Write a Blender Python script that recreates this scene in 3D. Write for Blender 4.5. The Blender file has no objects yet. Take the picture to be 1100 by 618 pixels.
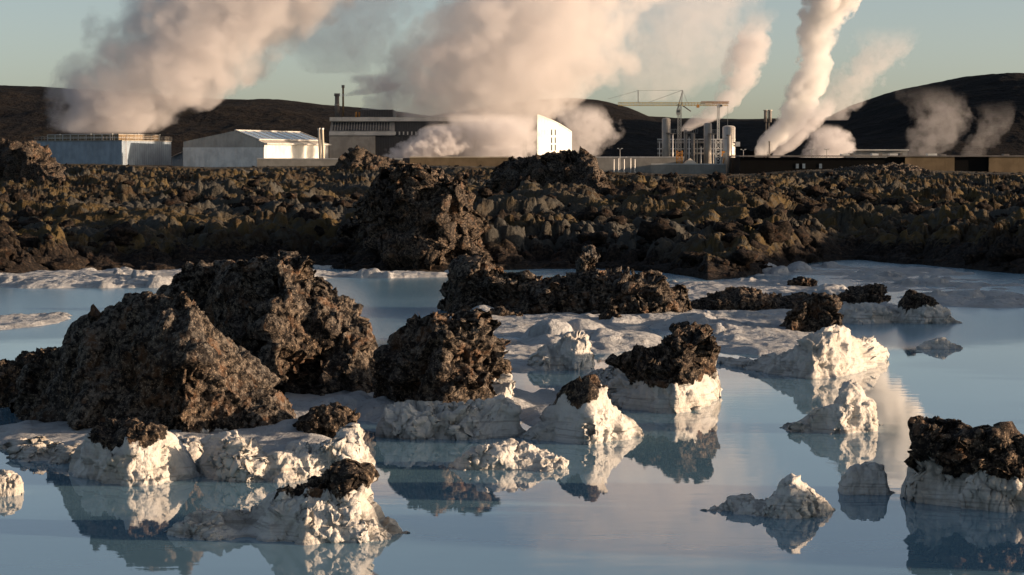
import bpy, math, random
import numpy as np
R = math.radians
random.seed(7)
scn = bpy.context.scene
COL = scn.collection

# ------------------------------------------------------------------ camera
CAMH = 3.2
F = 2597.0                      # focal length in pixels of the 1100 px wide photograph
PITCH = math.atan((309 - 166) / F)
SA, CA = math.sin(PITCH), math.cos(PITCH)
cam_d = bpy.data.cameras.new('camera'); cam = bpy.data.objects.new('camera', cam_d); COL.objects.link(cam)
cam.location = (0, 0, CAMH); cam.rotation_euler = (R(90) - PITCH, 0, 0)
cam_d.sensor_width = 36; cam_d.lens = F * 36 / 1100; cam_d.clip_start = 0.5; cam_d.clip_end = 30000
scn.camera = cam

def at(px, py, Y):
    """world point seen at photo pixel (px, py) at distance Y"""
    xc = (px - 550) / F; yc = (309 - py) / F
    dy = CA + yc * SA; dz = -SA + yc * CA
    s = Y / dy
    return xc * s, Y + 0 * s, CAMH + dz * s
def ground(px, py, z=0.0):
    xc = (px - 550) / F; yc = (309 - py) / F
    dy = CA + yc * SA; dz = -SA + yc * CA
    s = (z - CAMH) / dz
    return xc * s, dy * s
def wx(px, Y): return at(px, 166, Y)[0]
def wz(py, Y): return at(550, py, Y)[2]

# ------------------------------------------------------------------ numpy noise
def _h(ix, iy, iz, seed):
    h = (ix.astype(np.int64) * 374761393 + iy.astype(np.int64) * 668265263 + iz.astype(np.int64) * 2147483647 + seed * 974634777) & 0xFFFFFFFF
    h = ((h ^ (h >> 13)) * 1274126177) & 0xFFFFFFFF
    h = ((h ^ (h >> 16)) * 2246822519) & 0xFFFFFFFF
    return (h ^ (h >> 15)) & 0xFFFFFFFF
def _u(h): return h.astype(np.float32) / 4294967295.0
_G3 = np.array([(1,1,0),(-1,1,0),(1,-1,0),(-1,-1,0),(1,0,1),(-1,0,1),(1,0,-1),(-1,0,-1),(0,1,1),(0,-1,1),(0,1,-1),(0,-1,-1),(1,1,0),(-1,1,0),(0,-1,1),(0,-1,-1)], np.float32)
def perlin3(x, y, z, seed=0):
    xi, yi, zi = np.floor(x), np.floor(y), np.floor(z)
    fx, fy, fz = (x - xi).astype(np.float32), (y - yi).astype(np.float32), (z - zi).astype(np.float32)
    u = fx*fx*fx*(fx*(fx*6-15)+10); v = fy*fy*fy*(fy*(fy*6-15)+10); w = fz*fz*fz*(fz*(fz*6-15)+10)
    out = 0
    for a in (0, 1):
        wa = u if a else 1 - u
        for b in (0, 1):
            wb = v if b else 1 - v
            for c in (0, 1):
                wc = w if c else 1 - w
                g = _G3[_h(xi + a, yi + b, zi + c, seed) & 15]
                out = out + wa*wb*wc*(g[..., 0]*(fx-a) + g[..., 1]*(fy-b) + g[..., 2]*(fz-c))
    return out
_G2 = np.array([(math.cos(k*math.pi/8), math.sin(k*math.pi/8)) for k in range(16)], np.float32) * 1.3
def perlin2(x, y, seed=0):
    xi, yi = np.floor(x), np.floor(y)
    fx, fy = (x - xi).astype(np.float32), (y - yi).astype(np.float32)
    u = fx*fx*fx*(fx*(fx*6-15)+10); v = fy*fy*fy*(fy*(fy*6-15)+10)
    out = 0; z0 = np.zeros_like(xi)
    for a in (0, 1):
        wa = u if a else 1 - u
        for b in (0, 1):
            wb = v if b else 1 - v
            g = _G2[_h(xi + a, yi + b, z0, seed) & 15]
            out = out + wa*wb*(g[..., 0]*(fx-a) + g[..., 1]*(fy-b))
    return out
def fbm3(x, y, z, o=5, seed=0, gain=.5, ridged=False):
    out = 0; a = 1.0; tot = 0
    for k in range(o):
        n = perlin3(x*2**k + k*13.7, y*2**k - k*7.1, z*2**k + k*3.3, seed + k)
        out = out + a*((1 - 2.2*np.abs(n)) if ridged else n); tot += a; a *= gain
    return out / tot
def fbm2(x, y, o=5, seed=0, gain=.5, ridged=False):
    out = 0; a = 1.0; tot = 0
    for k in range(o):
        n = perlin2(x*2**k + k*13.7, y*2**k - k*7.1, seed + k)
        out = out + a*((1 - 2.2*np.abs(n)) if ridged else n); tot += a; a *= gain
    return out / tot
def worley3(x, y, z, seed=0):
    xi, yi, zi = np.floor(x), np.floor(y), np.floor(z)
    f1 = np.full(x.shape, 9., np.float32); idv = np.zeros(x.shape, np.float32)
    for a in (-1, 0, 1):
        for b in (-1, 0, 1):
            for c in (-1, 0, 1):
                cx, cy, cz = xi + a, yi + b, zi + c
                h = _h(cx, cy, cz, seed)
                d = (cx + _u(h) - x)**2 + (cy + _u(_h(cx, cy, cz, seed+1)) - y)**2 + (cz + _u(_h(cx, cy, cz, seed+2)) - z)**2
                m = d < f1
                f1 = np.where(m, d, f1).astype(np.float32); idv = np.where(m, _u(_h(cx, cy, cz, seed+5)), idv)
    return np.sqrt(f1), idv
def facets3(x, y, z, seed=0):
    """each cell a plane tilted its own way: broken angular faces"""
    xi, yi, zi = np.floor(x), np.floor(y), np.floor(z)
    f1 = np.full(x.shape, 9., np.float32); out = np.zeros(x.shape, np.float32)
    for a in (-1, 0, 1):
        for b in (-1, 0, 1):
            for c in (-1, 0, 1):
                cx, cy, cz = xi + a, yi + b, zi + c
                rx = cx + _u(_h(cx, cy, cz, seed)) - x; ry = cy + _u(_h(cx, cy, cz, seed+1)) - y; rz = cz + _u(_h(cx, cy, cz, seed+2)) - z
                d = rx*rx + ry*ry + rz*rz; m = d < f1
                g = (_u(_h(cx, cy, cz, seed+6)) - .5)*rx + (_u(_h(cx, cy, cz, seed+7)) - .5)*ry + (_u(_h(cx, cy, cz, seed+8)) - .5)*rz
                f1 = np.where(m, d, f1).astype(np.float32); out = np.where(m, 1.6*g + .8*(_u(_h(cx, cy, cz, seed+9)) - .5), out)
    return out
def worley2(x, y, seed=0):
    xi, yi = np.floor(x), np.floor(y); z0 = np.zeros_like(xi)
    f1 = np.full(x.shape, 9., np.float32); idv = np.zeros(x.shape, np.float32)
    for a in (-1, 0, 1):
        for b in (-1, 0, 1):
            cx, cy = xi + a, yi + b
            d = (cx + _u(_h(cx, cy, z0, seed)) - x)**2 + (cy + _u(_h(cx, cy, z0, seed+1)) - y)**2
            m = d < f1
            f1 = np.where(m, d, f1).astype(np.float32); idv = np.where(m, _u(_h(cx, cy, z0, seed+5)), idv)
    return np.sqrt(f1), idv
def sstep(a, b, x):
    t = np.clip((x - a) / (b - a), 0, 1); return t*t*(3 - 2*t)

# ------------------------------------------------------------------ materials
def new_mat(name):
    m = bpy.data.materials.new(name); m.use_nodes = True
    nt = m.node_tree; nt.nodes.clear()
    out = nt.nodes.new('ShaderNodeOutputMaterial')
    return m, nt, out
def N(nt, typ, **kw):
    n = nt.nodes.new(typ)
    for k, v in kw.items():
        if k.startswith('i_'): n.inputs[k[2:].replace('_', ' ')].default_value = v
        else: setattr(n, k, v)
    return n
def noise(nt, vec, scale, detail=5, rough=.55, dist=0):
    n = N(nt, 'ShaderNodeTexNoise'); n.inputs['Scale'].default_value = scale; n.inputs['Detail'].default_value = detail
    n.inputs['Roughness'].default_value = rough; n.inputs['Distortion'].default_value = dist
    nt.links.new(vec, n.inputs['Vector']); return n
def mrange(nt, val, a, b, c=0, d=1, smooth=True):
    n = N(nt, 'ShaderNodeMapRange'); n.interpolation_type = 'SMOOTHSTEP' if smooth else 'LINEAR'
    for k, v in zip(('From Min', 'From Max', 'To Min', 'To Max'), (a, b, c, d)): n.inputs[k].default_value = v
    nt.links.new(val, n.inputs['Value']); return n.outputs['Result']
def mixc(nt, fac, a, b, blend='MIX'):
    n = N(nt, 'ShaderNodeMix'); n.data_type = 'RGBA'; n.blend_type = blend
    if isinstance(fac, (int, float)): n.inputs[0].default_value = fac
    else: nt.links.new(fac, n.inputs[0])
    for s, v in ((6, a), (7, b)):
        if isinstance(v, tuple): n.inputs[s].default_value = (*v, 1)
        else: nt.links.new(v, n.inputs[s])
    return n.outputs[2]
def math_(nt, op, a, b=None, c=None):
    n = N(nt, 'ShaderNodeMath'); n.operation = op
    for i, v in enumerate((a, b, c)):
        if v is None: continue
        if isinstance(v, (int, float)): n.inputs[i].default_value = v
        else: nt.links.new(v, n.inputs[i])
    return n.outputs[0]
def geopos(nt): return N(nt, 'ShaderNodeNewGeometry').outputs['Position']

def rock_material():
    """dark clinkery lava, white silica crust where the vertex attribute says so, pale lichen"""
    m, nt, out = new_mat('lava_and_silica'); L = nt.links.new
    p = geopos(nt)
    sil = N(nt, 'ShaderNodeAttribute', attribute_name='silica').outputs['Fac']
    lic = N(nt, 'ShaderNodeAttribute', attribute_name='lichen').outputs['Fac']
    n1 = noise(nt, p, 3.0, 4); n2 = noise(nt, p, 14, 5, .65); n3 = noise(nt, p, 48, 3, .6); n4 = noise(nt, p, 1.6, 3)
    lava = mixc(nt, mrange(nt, n2.outputs['Fac'], .42, .64), (.007, .0055, .005), (.105, .072, .046))
    lava = mixc(nt, mrange(nt, n1.outputs['Fac'], .54, .66), lava, (.12, .066, .036))
    lava = mixc(nt, mrange(nt, n4.outputs['Fac'], .50, .60, 0, .65), lava, (.022, .018, .016))
    lava = mixc(nt, mrange(nt, math_(nt, 'ADD', n3.outputs['Fac'], math_(nt, 'MULTIPLY', n2.outputs['Fac'], .5)), .80, .98), lava, (.31, .235, .165))
    lf = math_(nt, 'MULTIPLY', lic, mrange(nt, n2.outputs['Fac'], .42, .62))
    lava = mixc(nt, lf, lava, (.17, .165, .15))
    wh = mixc(nt, mrange(nt, n4.outputs['Fac'], .42, .68), (.57, .545, .50), (.45, .415, .36))
    wh = mixc(nt, mrange(nt, n2.outputs['Fac'], .58, .8, 0, .6), wh, (.42, .38, .33))
    wh = mixc(nt, mrange(nt, n3.outputs['Fac'], .68, .8, 0, .55), wh, (.2, .17, .14))
    # wet foot of the crust, a few cm above the water
    z = N(nt, 'ShaderNodeSeparateXYZ'); L(p, z.inputs[0])
    wet = mrange(nt, math_(nt, 'ADD', z.outputs['Z'], math_(nt, 'MULTIPLY', n2.outputs['Fac'], .04)), .03, .055, .45, 0)
    wh = mixc(nt, wet, wh, (.36, .35, .33))
    ms = N(nt, 'ShaderNodeMapping'); ms.inputs['Scale'].default_value = (1, 1, .18); L(p, ms.inputs['Vector'])
    dr = noise(nt, ms.outputs[0], 16, 4, .6)
    mb = N(nt, 'ShaderNodeMapping'); mb.inputs['Scale'].default_value = (1.2, 1.2, 34); L(p, mb.inputs['Vector'])
    bn = noise(nt, mb.outputs[0], 1.0, 4, .6, .6)
    low = mrange(nt, z.outputs['Z'], .08, .34, .75, .15)
    wh = mixc(nt, math_(nt, 'MULTIPLY', low, mrange(nt, bn.outputs['Fac'], .5, .66)), wh, (.27, .245, .21))
    e = math_(nt, 'ADD', math_(nt, 'ADD', sil, math_(nt, 'MULTIPLY', math_(nt, 'SUBTRACT', dr.outputs['Fac'], .5), 1.1)), math_(nt, 'MULTIPLY', math_(nt, 'SUBTRACT', n2.outputs['Fac'], .5), .9))
    fac = mrange(nt, e, .42, .58)
    b = N(nt, 'ShaderNodeBsdfPrincipled'); b.inputs['Specular IOR Level'].default_value = .25
    L(mixc(nt, fac, lava, wh), b.inputs['Base Color'])
    L(mrange(nt, fac, 0, 1, .92, .7), b.inputs['Roughness'])
    vor = N(nt, 'ShaderNodeTexVoronoi'); vor.inputs['Scale'].default_value = 22; L(p, vor.inputs['Vector'])
    hgt = math_(nt, 'ADD', math_(nt, 'MULTIPLY', n2.outputs['Fac'], 1.2), math_(nt, 'MULTIPLY', n3.outputs['Fac'], .5))
    hgt = math_(nt, 'SUBTRACT', hgt, math_(nt, 'MULTIPLY', vor.outputs['Distance'], .5))
    bp = N(nt, 'ShaderNodeBump'); bp.inputs['Distance'].default_value = .032
    L(mrange(nt, fac, 0, 1, 1.0, .6), bp.inputs['Strength'])
    L(hgt, bp.inputs['Height']); L(bp.outputs['Normal'], b.inputs['Normal'])
    L(b.outputs[0], out.inputs['Surface'])
    return m

def field_material():
    m, nt, out = new_mat('mossy_lava'); L = nt.links.new
    p = geopos(nt)
    mos = N(nt, 'ShaderNodeAttribute', attribute_name='moss').outputs['Fac']
    sh = N(nt, 'ShaderNodeAttribute', attribute_name='shore').outputs['Fac']
    n1 = noise(nt, p, .35, 4); n2 = noise(nt, p, 2.2, 6, .65); n3 = noise(nt, p, 9, 5, .65); n0 = noise(nt, p, .11, 3)
    lava = mixc(nt, mrange(nt, n3.outputs['Fac'], .38, .66), (.005, .004, .0035), (.040, .029, .021))
    lava = mixc(nt, mrange(nt, n2.outputs['Fac'], .55, .7), lava, (.045, .024, .014))
    lava = mixc(nt, mrange(nt, n3.outputs['Fac'], .62, .74), lava, (.16, .108, .066))
    moss = mixc(nt, mrange(nt, n1.outputs['Fac'], .42, .6), (.095, .066, .027), (.046, .030, .016))
    moss = mixc(nt, mrange(nt, n2.outputs['Fac'], .46, .64), moss, (.070, .064, .050))
    moss = mixc(nt, mrange(nt, n0.outputs['Fac'], .5, .62), moss, (.065, .062, .053))
    mf = mrange(nt, math_(nt, 'ADD', mos, math_(nt, 'MULTIPLY', math_(nt, 'SUBTRACT', n3.outputs['Fac'], .5), .9)), .4, .65)
    c = mixc(nt, mf, lava, moss)
    sf = mrange(nt, math_(nt, 'ADD', sh, math_(nt, 'MULTIPLY', math_(nt, 'SUBTRACT', n2.outputs['Fac'], .5), 1.4)), .5, .62)
    c = mixc(nt, sf, c, (.68, .65, .6))
    b = N(nt, 'ShaderNodeBsdfPrincipled'); b.inputs['Specular IOR Level'].default_value = .2; b.inputs['Roughness'].default_value = .95
    L(c, b.inputs['Base Color'])
    bp = N(nt, 'ShaderNodeBump'); bp.inputs['Distance'].default_value = .2; bp.inputs['Strength'].default_value = .9
    L(math_(nt, 'ADD', n2.outputs['Fac'], math_(nt, 'MULTIPLY', n3.outputs['Fac'], .45)), bp.inputs['Height'])
    L(bp.outputs['Normal'], b.inputs['Normal']); L(b.outputs[0], out.inputs['Surface'])
    return m

def hill_material():
    m, nt, out = new_mat('hill_ground'); L = nt.links.new
    p = geopos(nt)
    n1 = noise(nt, p, .006, 6, .6); n2 = noise(nt, p, .04, 6, .65); n3 = noise(nt, p, .16, 4, .7)
    c = mixc(nt, mrange(nt, n1.outputs['Fac'], .4, .62), (.008, .0065, .006), (.015, .011, .008))
    c = mixc(nt, mrange(nt, n2.outputs['Fac'], .5, .68), c, (.024, .018, .012))
    c = mixc(nt, mrange(nt, n3.outputs['Fac'], .55, .7, 0, .7), c, (.010, .015, .012))
    b = N(nt, 'ShaderNodeBsdfPrincipled'); b.inputs['Specular IOR Level'].default_value = .1; b.inputs['Roughness'].default_value = 1
    L(c, b.inputs['Base Color'])
    bp = N(nt, 'ShaderNodeBump'); bp.inputs['Distance'].default_value = 8; bp.inputs['Strength'].default_value = .8
    L(math_(nt, 'ADD', n2.outputs['Fac'], math_(nt, 'MULTIPLY', n3.outputs['Fac'], .4)), bp.inputs['Height'])
    L(bp.outputs['Normal'], b.inputs['Normal']); L(b.outputs[0], out.inputs['Surface'])
    return m

def flats_material():
    m, nt, out = new_mat('silica_mud'); L = nt.links.new
    p = geopos(nt)
    n1 = noise(nt, p, 1.2, 6, .65); n2 = noise(nt, p, 9, 6, .65)
    c = mixc(nt, mrange(nt, n1.outputs['Fac'], .4, .65), (.46, .465, .46), (.34, .345, .345))
    c = mixc(nt, mrange(nt, n2.outputs['Fac'], .54, .7, 0, .8), c, (.22, .20, .18))
    b = N(nt, 'ShaderNodeBsdfPrincipled'); b.inputs['Roughness'].default_value = .75; b.inputs['Specular IOR Level'].default_value = .3
    L(c, b.inputs['Base Color'])
    bp = N(nt, 'ShaderNodeBump'); bp.inputs['Distance'].default_value = .08; bp.inputs['Strength'].default_value = .9
    L(n2.outputs['Fac'], bp.inputs['Height']); L(bp.outputs['Normal'], b.inputs['Normal']); L(b.outputs[0], out.inputs['Surface'])
    return m

def water_material():
    m, nt, out = new_mat('milky_water'); L = nt.links.new
    p = geopos(nt)
    b = N(nt, 'ShaderNodeBsdfPrincipled')
    n0 = noise(nt, p, .35, 3)
    L(mixc(nt, mrange(nt, n0.outputs['Fac'], .35, .65), (.13, .25, .33), (.16, .29, .37)), b.inputs['Base Color'])
    b.inputs['IOR'].default_value = 1.58
    # wind-brushed rough water lies behind the rocks, calm water in front
    s = N(nt, 'ShaderNodeSeparateXYZ'); L(p, s.inputs[0])
    far = mrange(nt, math_(nt, 'ADD', s.outputs['Y'], math_(nt, 'MULTIPLY', n0.outputs['Fac'], 6)), 41, 46)
    L(mrange(nt, far, 0, 1, .012, .22), b.inputs['Roughness'])
    mp = N(nt, 'ShaderNodeMapping'); mp.inputs['Scale'].default_value = (.6, 1.6, 1); L(p, mp.inputs['Vector'])
    w = noise(nt, mp.outputs[0], 2.4, 3, .5)
    bp = N(nt, 'ShaderNodeBump'); bp.inputs['Distance'].default_value = .02
    L(mrange(nt, far, 0, 1, .03, .12), bp.inputs['Strength'])
    L(w.outputs['Fac'], bp.inputs['Height']); L(bp.outputs['Normal'], b.inputs['Normal'])
    L(b.outputs[0], out.inputs['Surface'])
    return m

def plain(name, col, rough=.6, metal=0, var=.25, scale=1.5, ribs=None):
    m, nt, out = new_mat(name); L = nt.links.new
    p = geopos(nt)
    b = N(nt, 'ShaderNodeBsdfPrincipled'); b.inputs['Roughness'].default_value = rough; b.inputs['Metallic'].default_value = metal
    if rough >= .7: b.inputs['Specular IOR Level'].default_value = .12
    n1 = noise(nt, p, scale * .2, 5, .6)
    mp = N(nt, 'ShaderNodeMapping'); mp.inputs['Scale'].default_value = (1, 1, .15); L(p, mp.inputs['Vector'])
    n2 = noise(nt, mp.outputs[0], scale, 4, .6)      # rain streaks
    dk = tuple(x * (1 - var) for x in col)
    c = mixc(nt, mrange(nt, n1.outputs['Fac'], .35, .65), col, dk)
    c = mixc(nt, mrange(nt, n2.outputs['Fac'], .5, .75, 0, .6), c, tuple(x * (1 - var * 1.5) for x in col))
    L(c, b.inputs['Base Color'])
    if ribs:
        s = N(nt, 'ShaderNodeSeparateXYZ'); L(p, s.inputs[0])
        t = math_(nt, 'ADD', s.outputs['X'], math_(nt, 'MULTIPLY', s.outputs['Y'], .45))
        w = math_(nt, 'SINE', math_(nt, 'MULTIPLY', t, 6.283 / ribs))
        bp = N(nt, 'ShaderNodeBump'); bp.inputs['Distance'].default_value = ribs * .12; bp.inputs['Strength'].default_value = .3
        L(w, bp.inputs['Height']); L(bp.outputs['Normal'], b.inputs['Normal'])
    L(b.outputs[0], out.inputs['Surface'])
    return m

M = dict(
    rock=rock_material(), field=field_material(), hill=hill_material(), flats=flats_material(), water=water_material(),
    clad_blue=plain('grey_blue_cladding', (.26, .32, .38), .55, ribs=1.2), clad_pale=plain('pale_ribbed_cladding', (.44, .41, .36), .5, ribs=1.0),
    clad_white=plain('white_cladding', (.80, .78, .73), .45, ribs=1.4), clad_grey=plain('grey_cladding', (.36, .35, .33), .55, ribs=.9),
    clad_dark=plain('charcoal_cladding', (.045, .045, .048), .5, ribs=.8), glass=plain('dark_glazing', (.05, .06, .07), .12, 0, .1),
    roofglass=plain('roof_glazing', (.20, .25, .30), .12, 0, .2), frame=plain('pale_metal_frame', (.62, .60, .56), .4, .2),
    steel=plain('stainless_steel', (.58, .54, .48), .35, .35, .15), duct=plain('dull_pipe_steel', (.42, .38, .33), .45, .15),
    stack=plain('weathered_stack', (.22, .20, .18), .7), concrete=plain('weathered_concrete', (.34, .32, .28), .85),
    tan=plain('tan_boarding', (.22, .16, .095), .9), black=plain('black_boarding', (.006, .006, .006), .95), yellow=plain('yellow_crane_paint', (.62, .40, .10), .5),
    pale_panel=plain('pale_wall_panel', (.40, .375, .33), .8),
    red=plain('faded_red_crane_paint', (.42, .20, .11), .55), orange=plain('orange_crane_paint', (.62, .27, .05), .5), white=plain('white_paint', (.78, .76, .70), .5),
    grey=plain('grey_paint', (.30, .30, .29), .5), canvas=plain('cream_canvas', (.70, .60, .46), .8),
)

# ------------------------------------------------------------------ mesh helpers
def tag(o, label=None, cat=None, group=None, kind=None):
    for k, v in (('label', label), ('category', cat), ('group', group), ('kind', kind)):
        if v: o[k] = v
    return o
def np_mesh(name, co, quads, mat, attrs=None, smooth=True):
    me = bpy.data.meshes.new(name)
    co = np.ascontiguousarray(co, np.float32); quads = np.ascontiguousarray(quads, np.int32)
    k = quads.shape[1]
    me.vertices.add(len(co)); me.vertices.foreach_set('co', co.ravel())
    me.loops.add(quads.size); me.loops.foreach_set('vertex_index', quads.ravel())
    me.polygons.add(len(quads)); me.polygons.foreach_set('loop_start', np.arange(len(quads), dtype=np.int32) * k)
    me.polygons.foreach_set('use_smooth', np.full(len(quads), smooth, bool))
    me.update(calc_edges=True)
    for an, av in (attrs or {}).items():
        a = me.attributes.new(an, 'FLOAT', 'POINT'); a.data.foreach_set('value', np.ascontiguousarray(av, np.float32).ravel())
    me.materials.append(mat)
    o = bpy.data.objects.new(name, me); COL.objects.link(o)
    return o
def grid_quads(nu, nv):
    i = np.arange(nu * nv).reshape(nu, nv)
    return np.stack([i[:-1, :-1], i[1:, :-1], i[1:, 1:], i[:-1, 1:]], -1).reshape(-1, 4)

class MB:
    def __init__(s): s.v = []; s.f = []
    def add(s, vs, fs):
        b = len(s.v); s.v += [tuple(map(float, p)) for p in vs]; s.f += [tuple(b + i for i in f) for f in fs]; return s
    def box(s, x0, x1, y0, y1, z0, z1):
        return s.plan([(x0, y0), (x1, y0), (x1, y1), (x0, y1)], z0, z1)
    def plan(s, pts, z0, z1):
        n = len(pts); z0s = z0 if isinstance(z0, (list, tuple)) else [z0]*n; z1s = z1 if isinstance(z1, (list, tuple)) else [z1]*n
        vs = [(x, y, z) for (x, y), z in zip(pts, z0s)] + [(x, y, z) for (x, y), z in zip(pts, z1s)]
        fs = [tuple(reversed(range(n))), tuple(range(n, 2*n))] + [(i, (i+1) % n, n + (i+1) % n, n + i) for i in range(n)]
        return s.add(vs, fs)
    def extrude(s, poly, d):
        n = len(poly); vs = list(poly) + [(p[0]+d[0], p[1]+d[1], p[2]+d[2]) for p in poly]
        fs = [tuple(range(n)), tuple(reversed(range(n, 2*n)))] + [((i+1) % n, i, n + i, n + (i+1) % n) for i in range(n)]
        return s.add(vs, fs)
    def bar(s, a, b, r, n=4, r2=None):
        r2 = r if r2 is None else r2
        ax = np.array(b, float) - np.array(a, float); L = np.linalg.norm(ax); ax /= L
        up = np.array((0, 0, 1.)) if abs(ax[2]) < .9 else np.array((1., 0, 0))
        e1 = np.cross(ax, up); e1 /= np.linalg.norm(e1); e2 = np.cross(ax, e1)
        vs = []
        for c, rr in ((a, r), (b, r2)):
            for k in range(n):
                t = 2*math.pi*(k + .5)/n; vs.append(np.array(c) + rr*(math.cos(t)*e1 + math.sin(t)*e2))
        fs = [tuple(range(n)), tuple(reversed(range(n, 2*n)))] + [((i+1) % n, i, n + i, n + (i+1) % n) for i in range(n)]
        return s.add(vs, fs)
    def cyl(s, x, y, z0, z1, r, n=24, r2=None): return s.bar((x, y, z0), (x, y, z1), r, n, r2)
    def dome(s, x, y, z, r, h, n=24, m=5):
        vs = [(x, y, z + h)]
        for j in range(1, m + 1):
            a = j/m*math.pi/2
            vs += [(x + r*math.sin(a)*math.cos(2*math.pi*k/n), y + r*math.sin(a)*math.sin(2*math.pi*k/n), z + h*math.cos(a)) for k in range(n)]
        fs = [(0, 1 + k, 1 + (k+1) % n) for k in range(n)]
        for j in range(m - 1):
            a, b = 1 + j*n, 1 + (j+1)*n
            fs += [(a + k, b + k, b + (k+1) % n, a + (k+1) % n) for k in range(n)]
        return s.add(vs, fs)
    def lattice(s, a, b, w, n, r):
        """square lattice girder from a to b"""
        a = np.array(a, float); b = np.array(b, float); ax = (b - a)/np.linalg.norm(b - a)
        up = np.array((0, 0, 1.)) if abs(ax[2]) < .9 else np.array((0., 1, 0))
        e1 = np.cross(ax, up); e1 /= np.linalg.norm(e1); e2 = np.cross(ax, e1)
        cs = [(e1*i + e2*j)*w/2 for i, j in ((-1, -1), (1, -1), (1, 1), (-1, 1))]
        for c in cs: s.bar(a + c, b + c, r)
        for k in range(n):
            p, q = a + (b-a)*k/n, a + (b-a)*(k+1)/n
            for i in range(4):
                c, d = cs[i], cs[(i+1) % 4]
                if k % 2: c, d = d, c
                s.bar(p + c, q + d, r*.7); s.bar(p + c, p + d, r*.6)
        return s
    def build(s, name, mat, parent=None, label=None, smooth=False):
        off = np.array(root_loc(parent)) if parent else np.zeros(3)
        me = bpy.data.meshes.new(name)
        me.from_pydata([tuple(np.array(p) - off) for p in s.v], [], s.f); me.update()
        import bmesh
        bm = bmesh.new(); bm.from_mesh(me); bmesh.ops.recalc_face_normals(bm, faces=bm.faces); bm.to_mesh(me); bm.free()
        if smooth:
            me.polygons.foreach_set('use_smooth', [len(p.vertices) < 8 for p in me.polygons])
        me.materials.append(mat)
        o = bpy.data.objects.new(name, me); COL.objects.link(o)
        if parent: o.parent = parent
        if label: o['label'] = label
        return o
def root_loc(o):
    p = np.zeros(3)
    while o is not None: p += np.array(o.location); o = o.parent
    return p
def thing(name, label, cat, loc, group=None):
    o = bpy.data.objects.new(name, None); COL.objects.link(o); o.location = loc; o.empty_display_size = .5
    return tag(o, label, cat, group)

# ------------------------------------------------------------------ world, sun
SUN = np.array((.975, -.11, .120)); SUN /= np.linalg.norm(SUN)
el = math.asin(SUN[2]); az = math.atan2(SUN[0], SUN[1])
w = bpy.data.worlds.new('World'); scn.world = w; w.use_nodes = True
nt = w.node_tree; nt.nodes.clear()
sky = nt.nodes.new('ShaderNodeTexSky'); sky.sky_type = 'NISHITA'; sky.sun_disc = False
sky.sun_elevation = el; sky.sun_rotation = az; sky.air_density = .5; sky.dust_density = 1.0; sky.ozone_density = 0.15
bg = nt.nodes.new('ShaderNodeBackground'); bg.inputs['Strength'].default_value = .088
wo = nt.nodes.new('ShaderNodeOutputWorld'); hs = nt.nodes.new('ShaderNodeHueSaturation'); hs.inputs['Saturation'].default_value = .84; nt.links.new(sky.outputs[0], hs.inputs['Color']); nt.links.new(hs.outputs[0], bg.inputs[0]); nt.links.new(bg.outputs[0], wo.inputs[0])
sd = bpy.data.lights.new('sun', 'SUN'); sd.energy = 5.0; sd.angle = R(.53); sd.color = (1, .72, .49)
so = bpy.data.objects.new('sun', sd); COL.objects.link(so)
from mathutils import Vector
so.rotation_euler = Vector(SUN).to_track_quat('Z', 'Y').to_euler()
so.location = (60, -15, 30)

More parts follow.
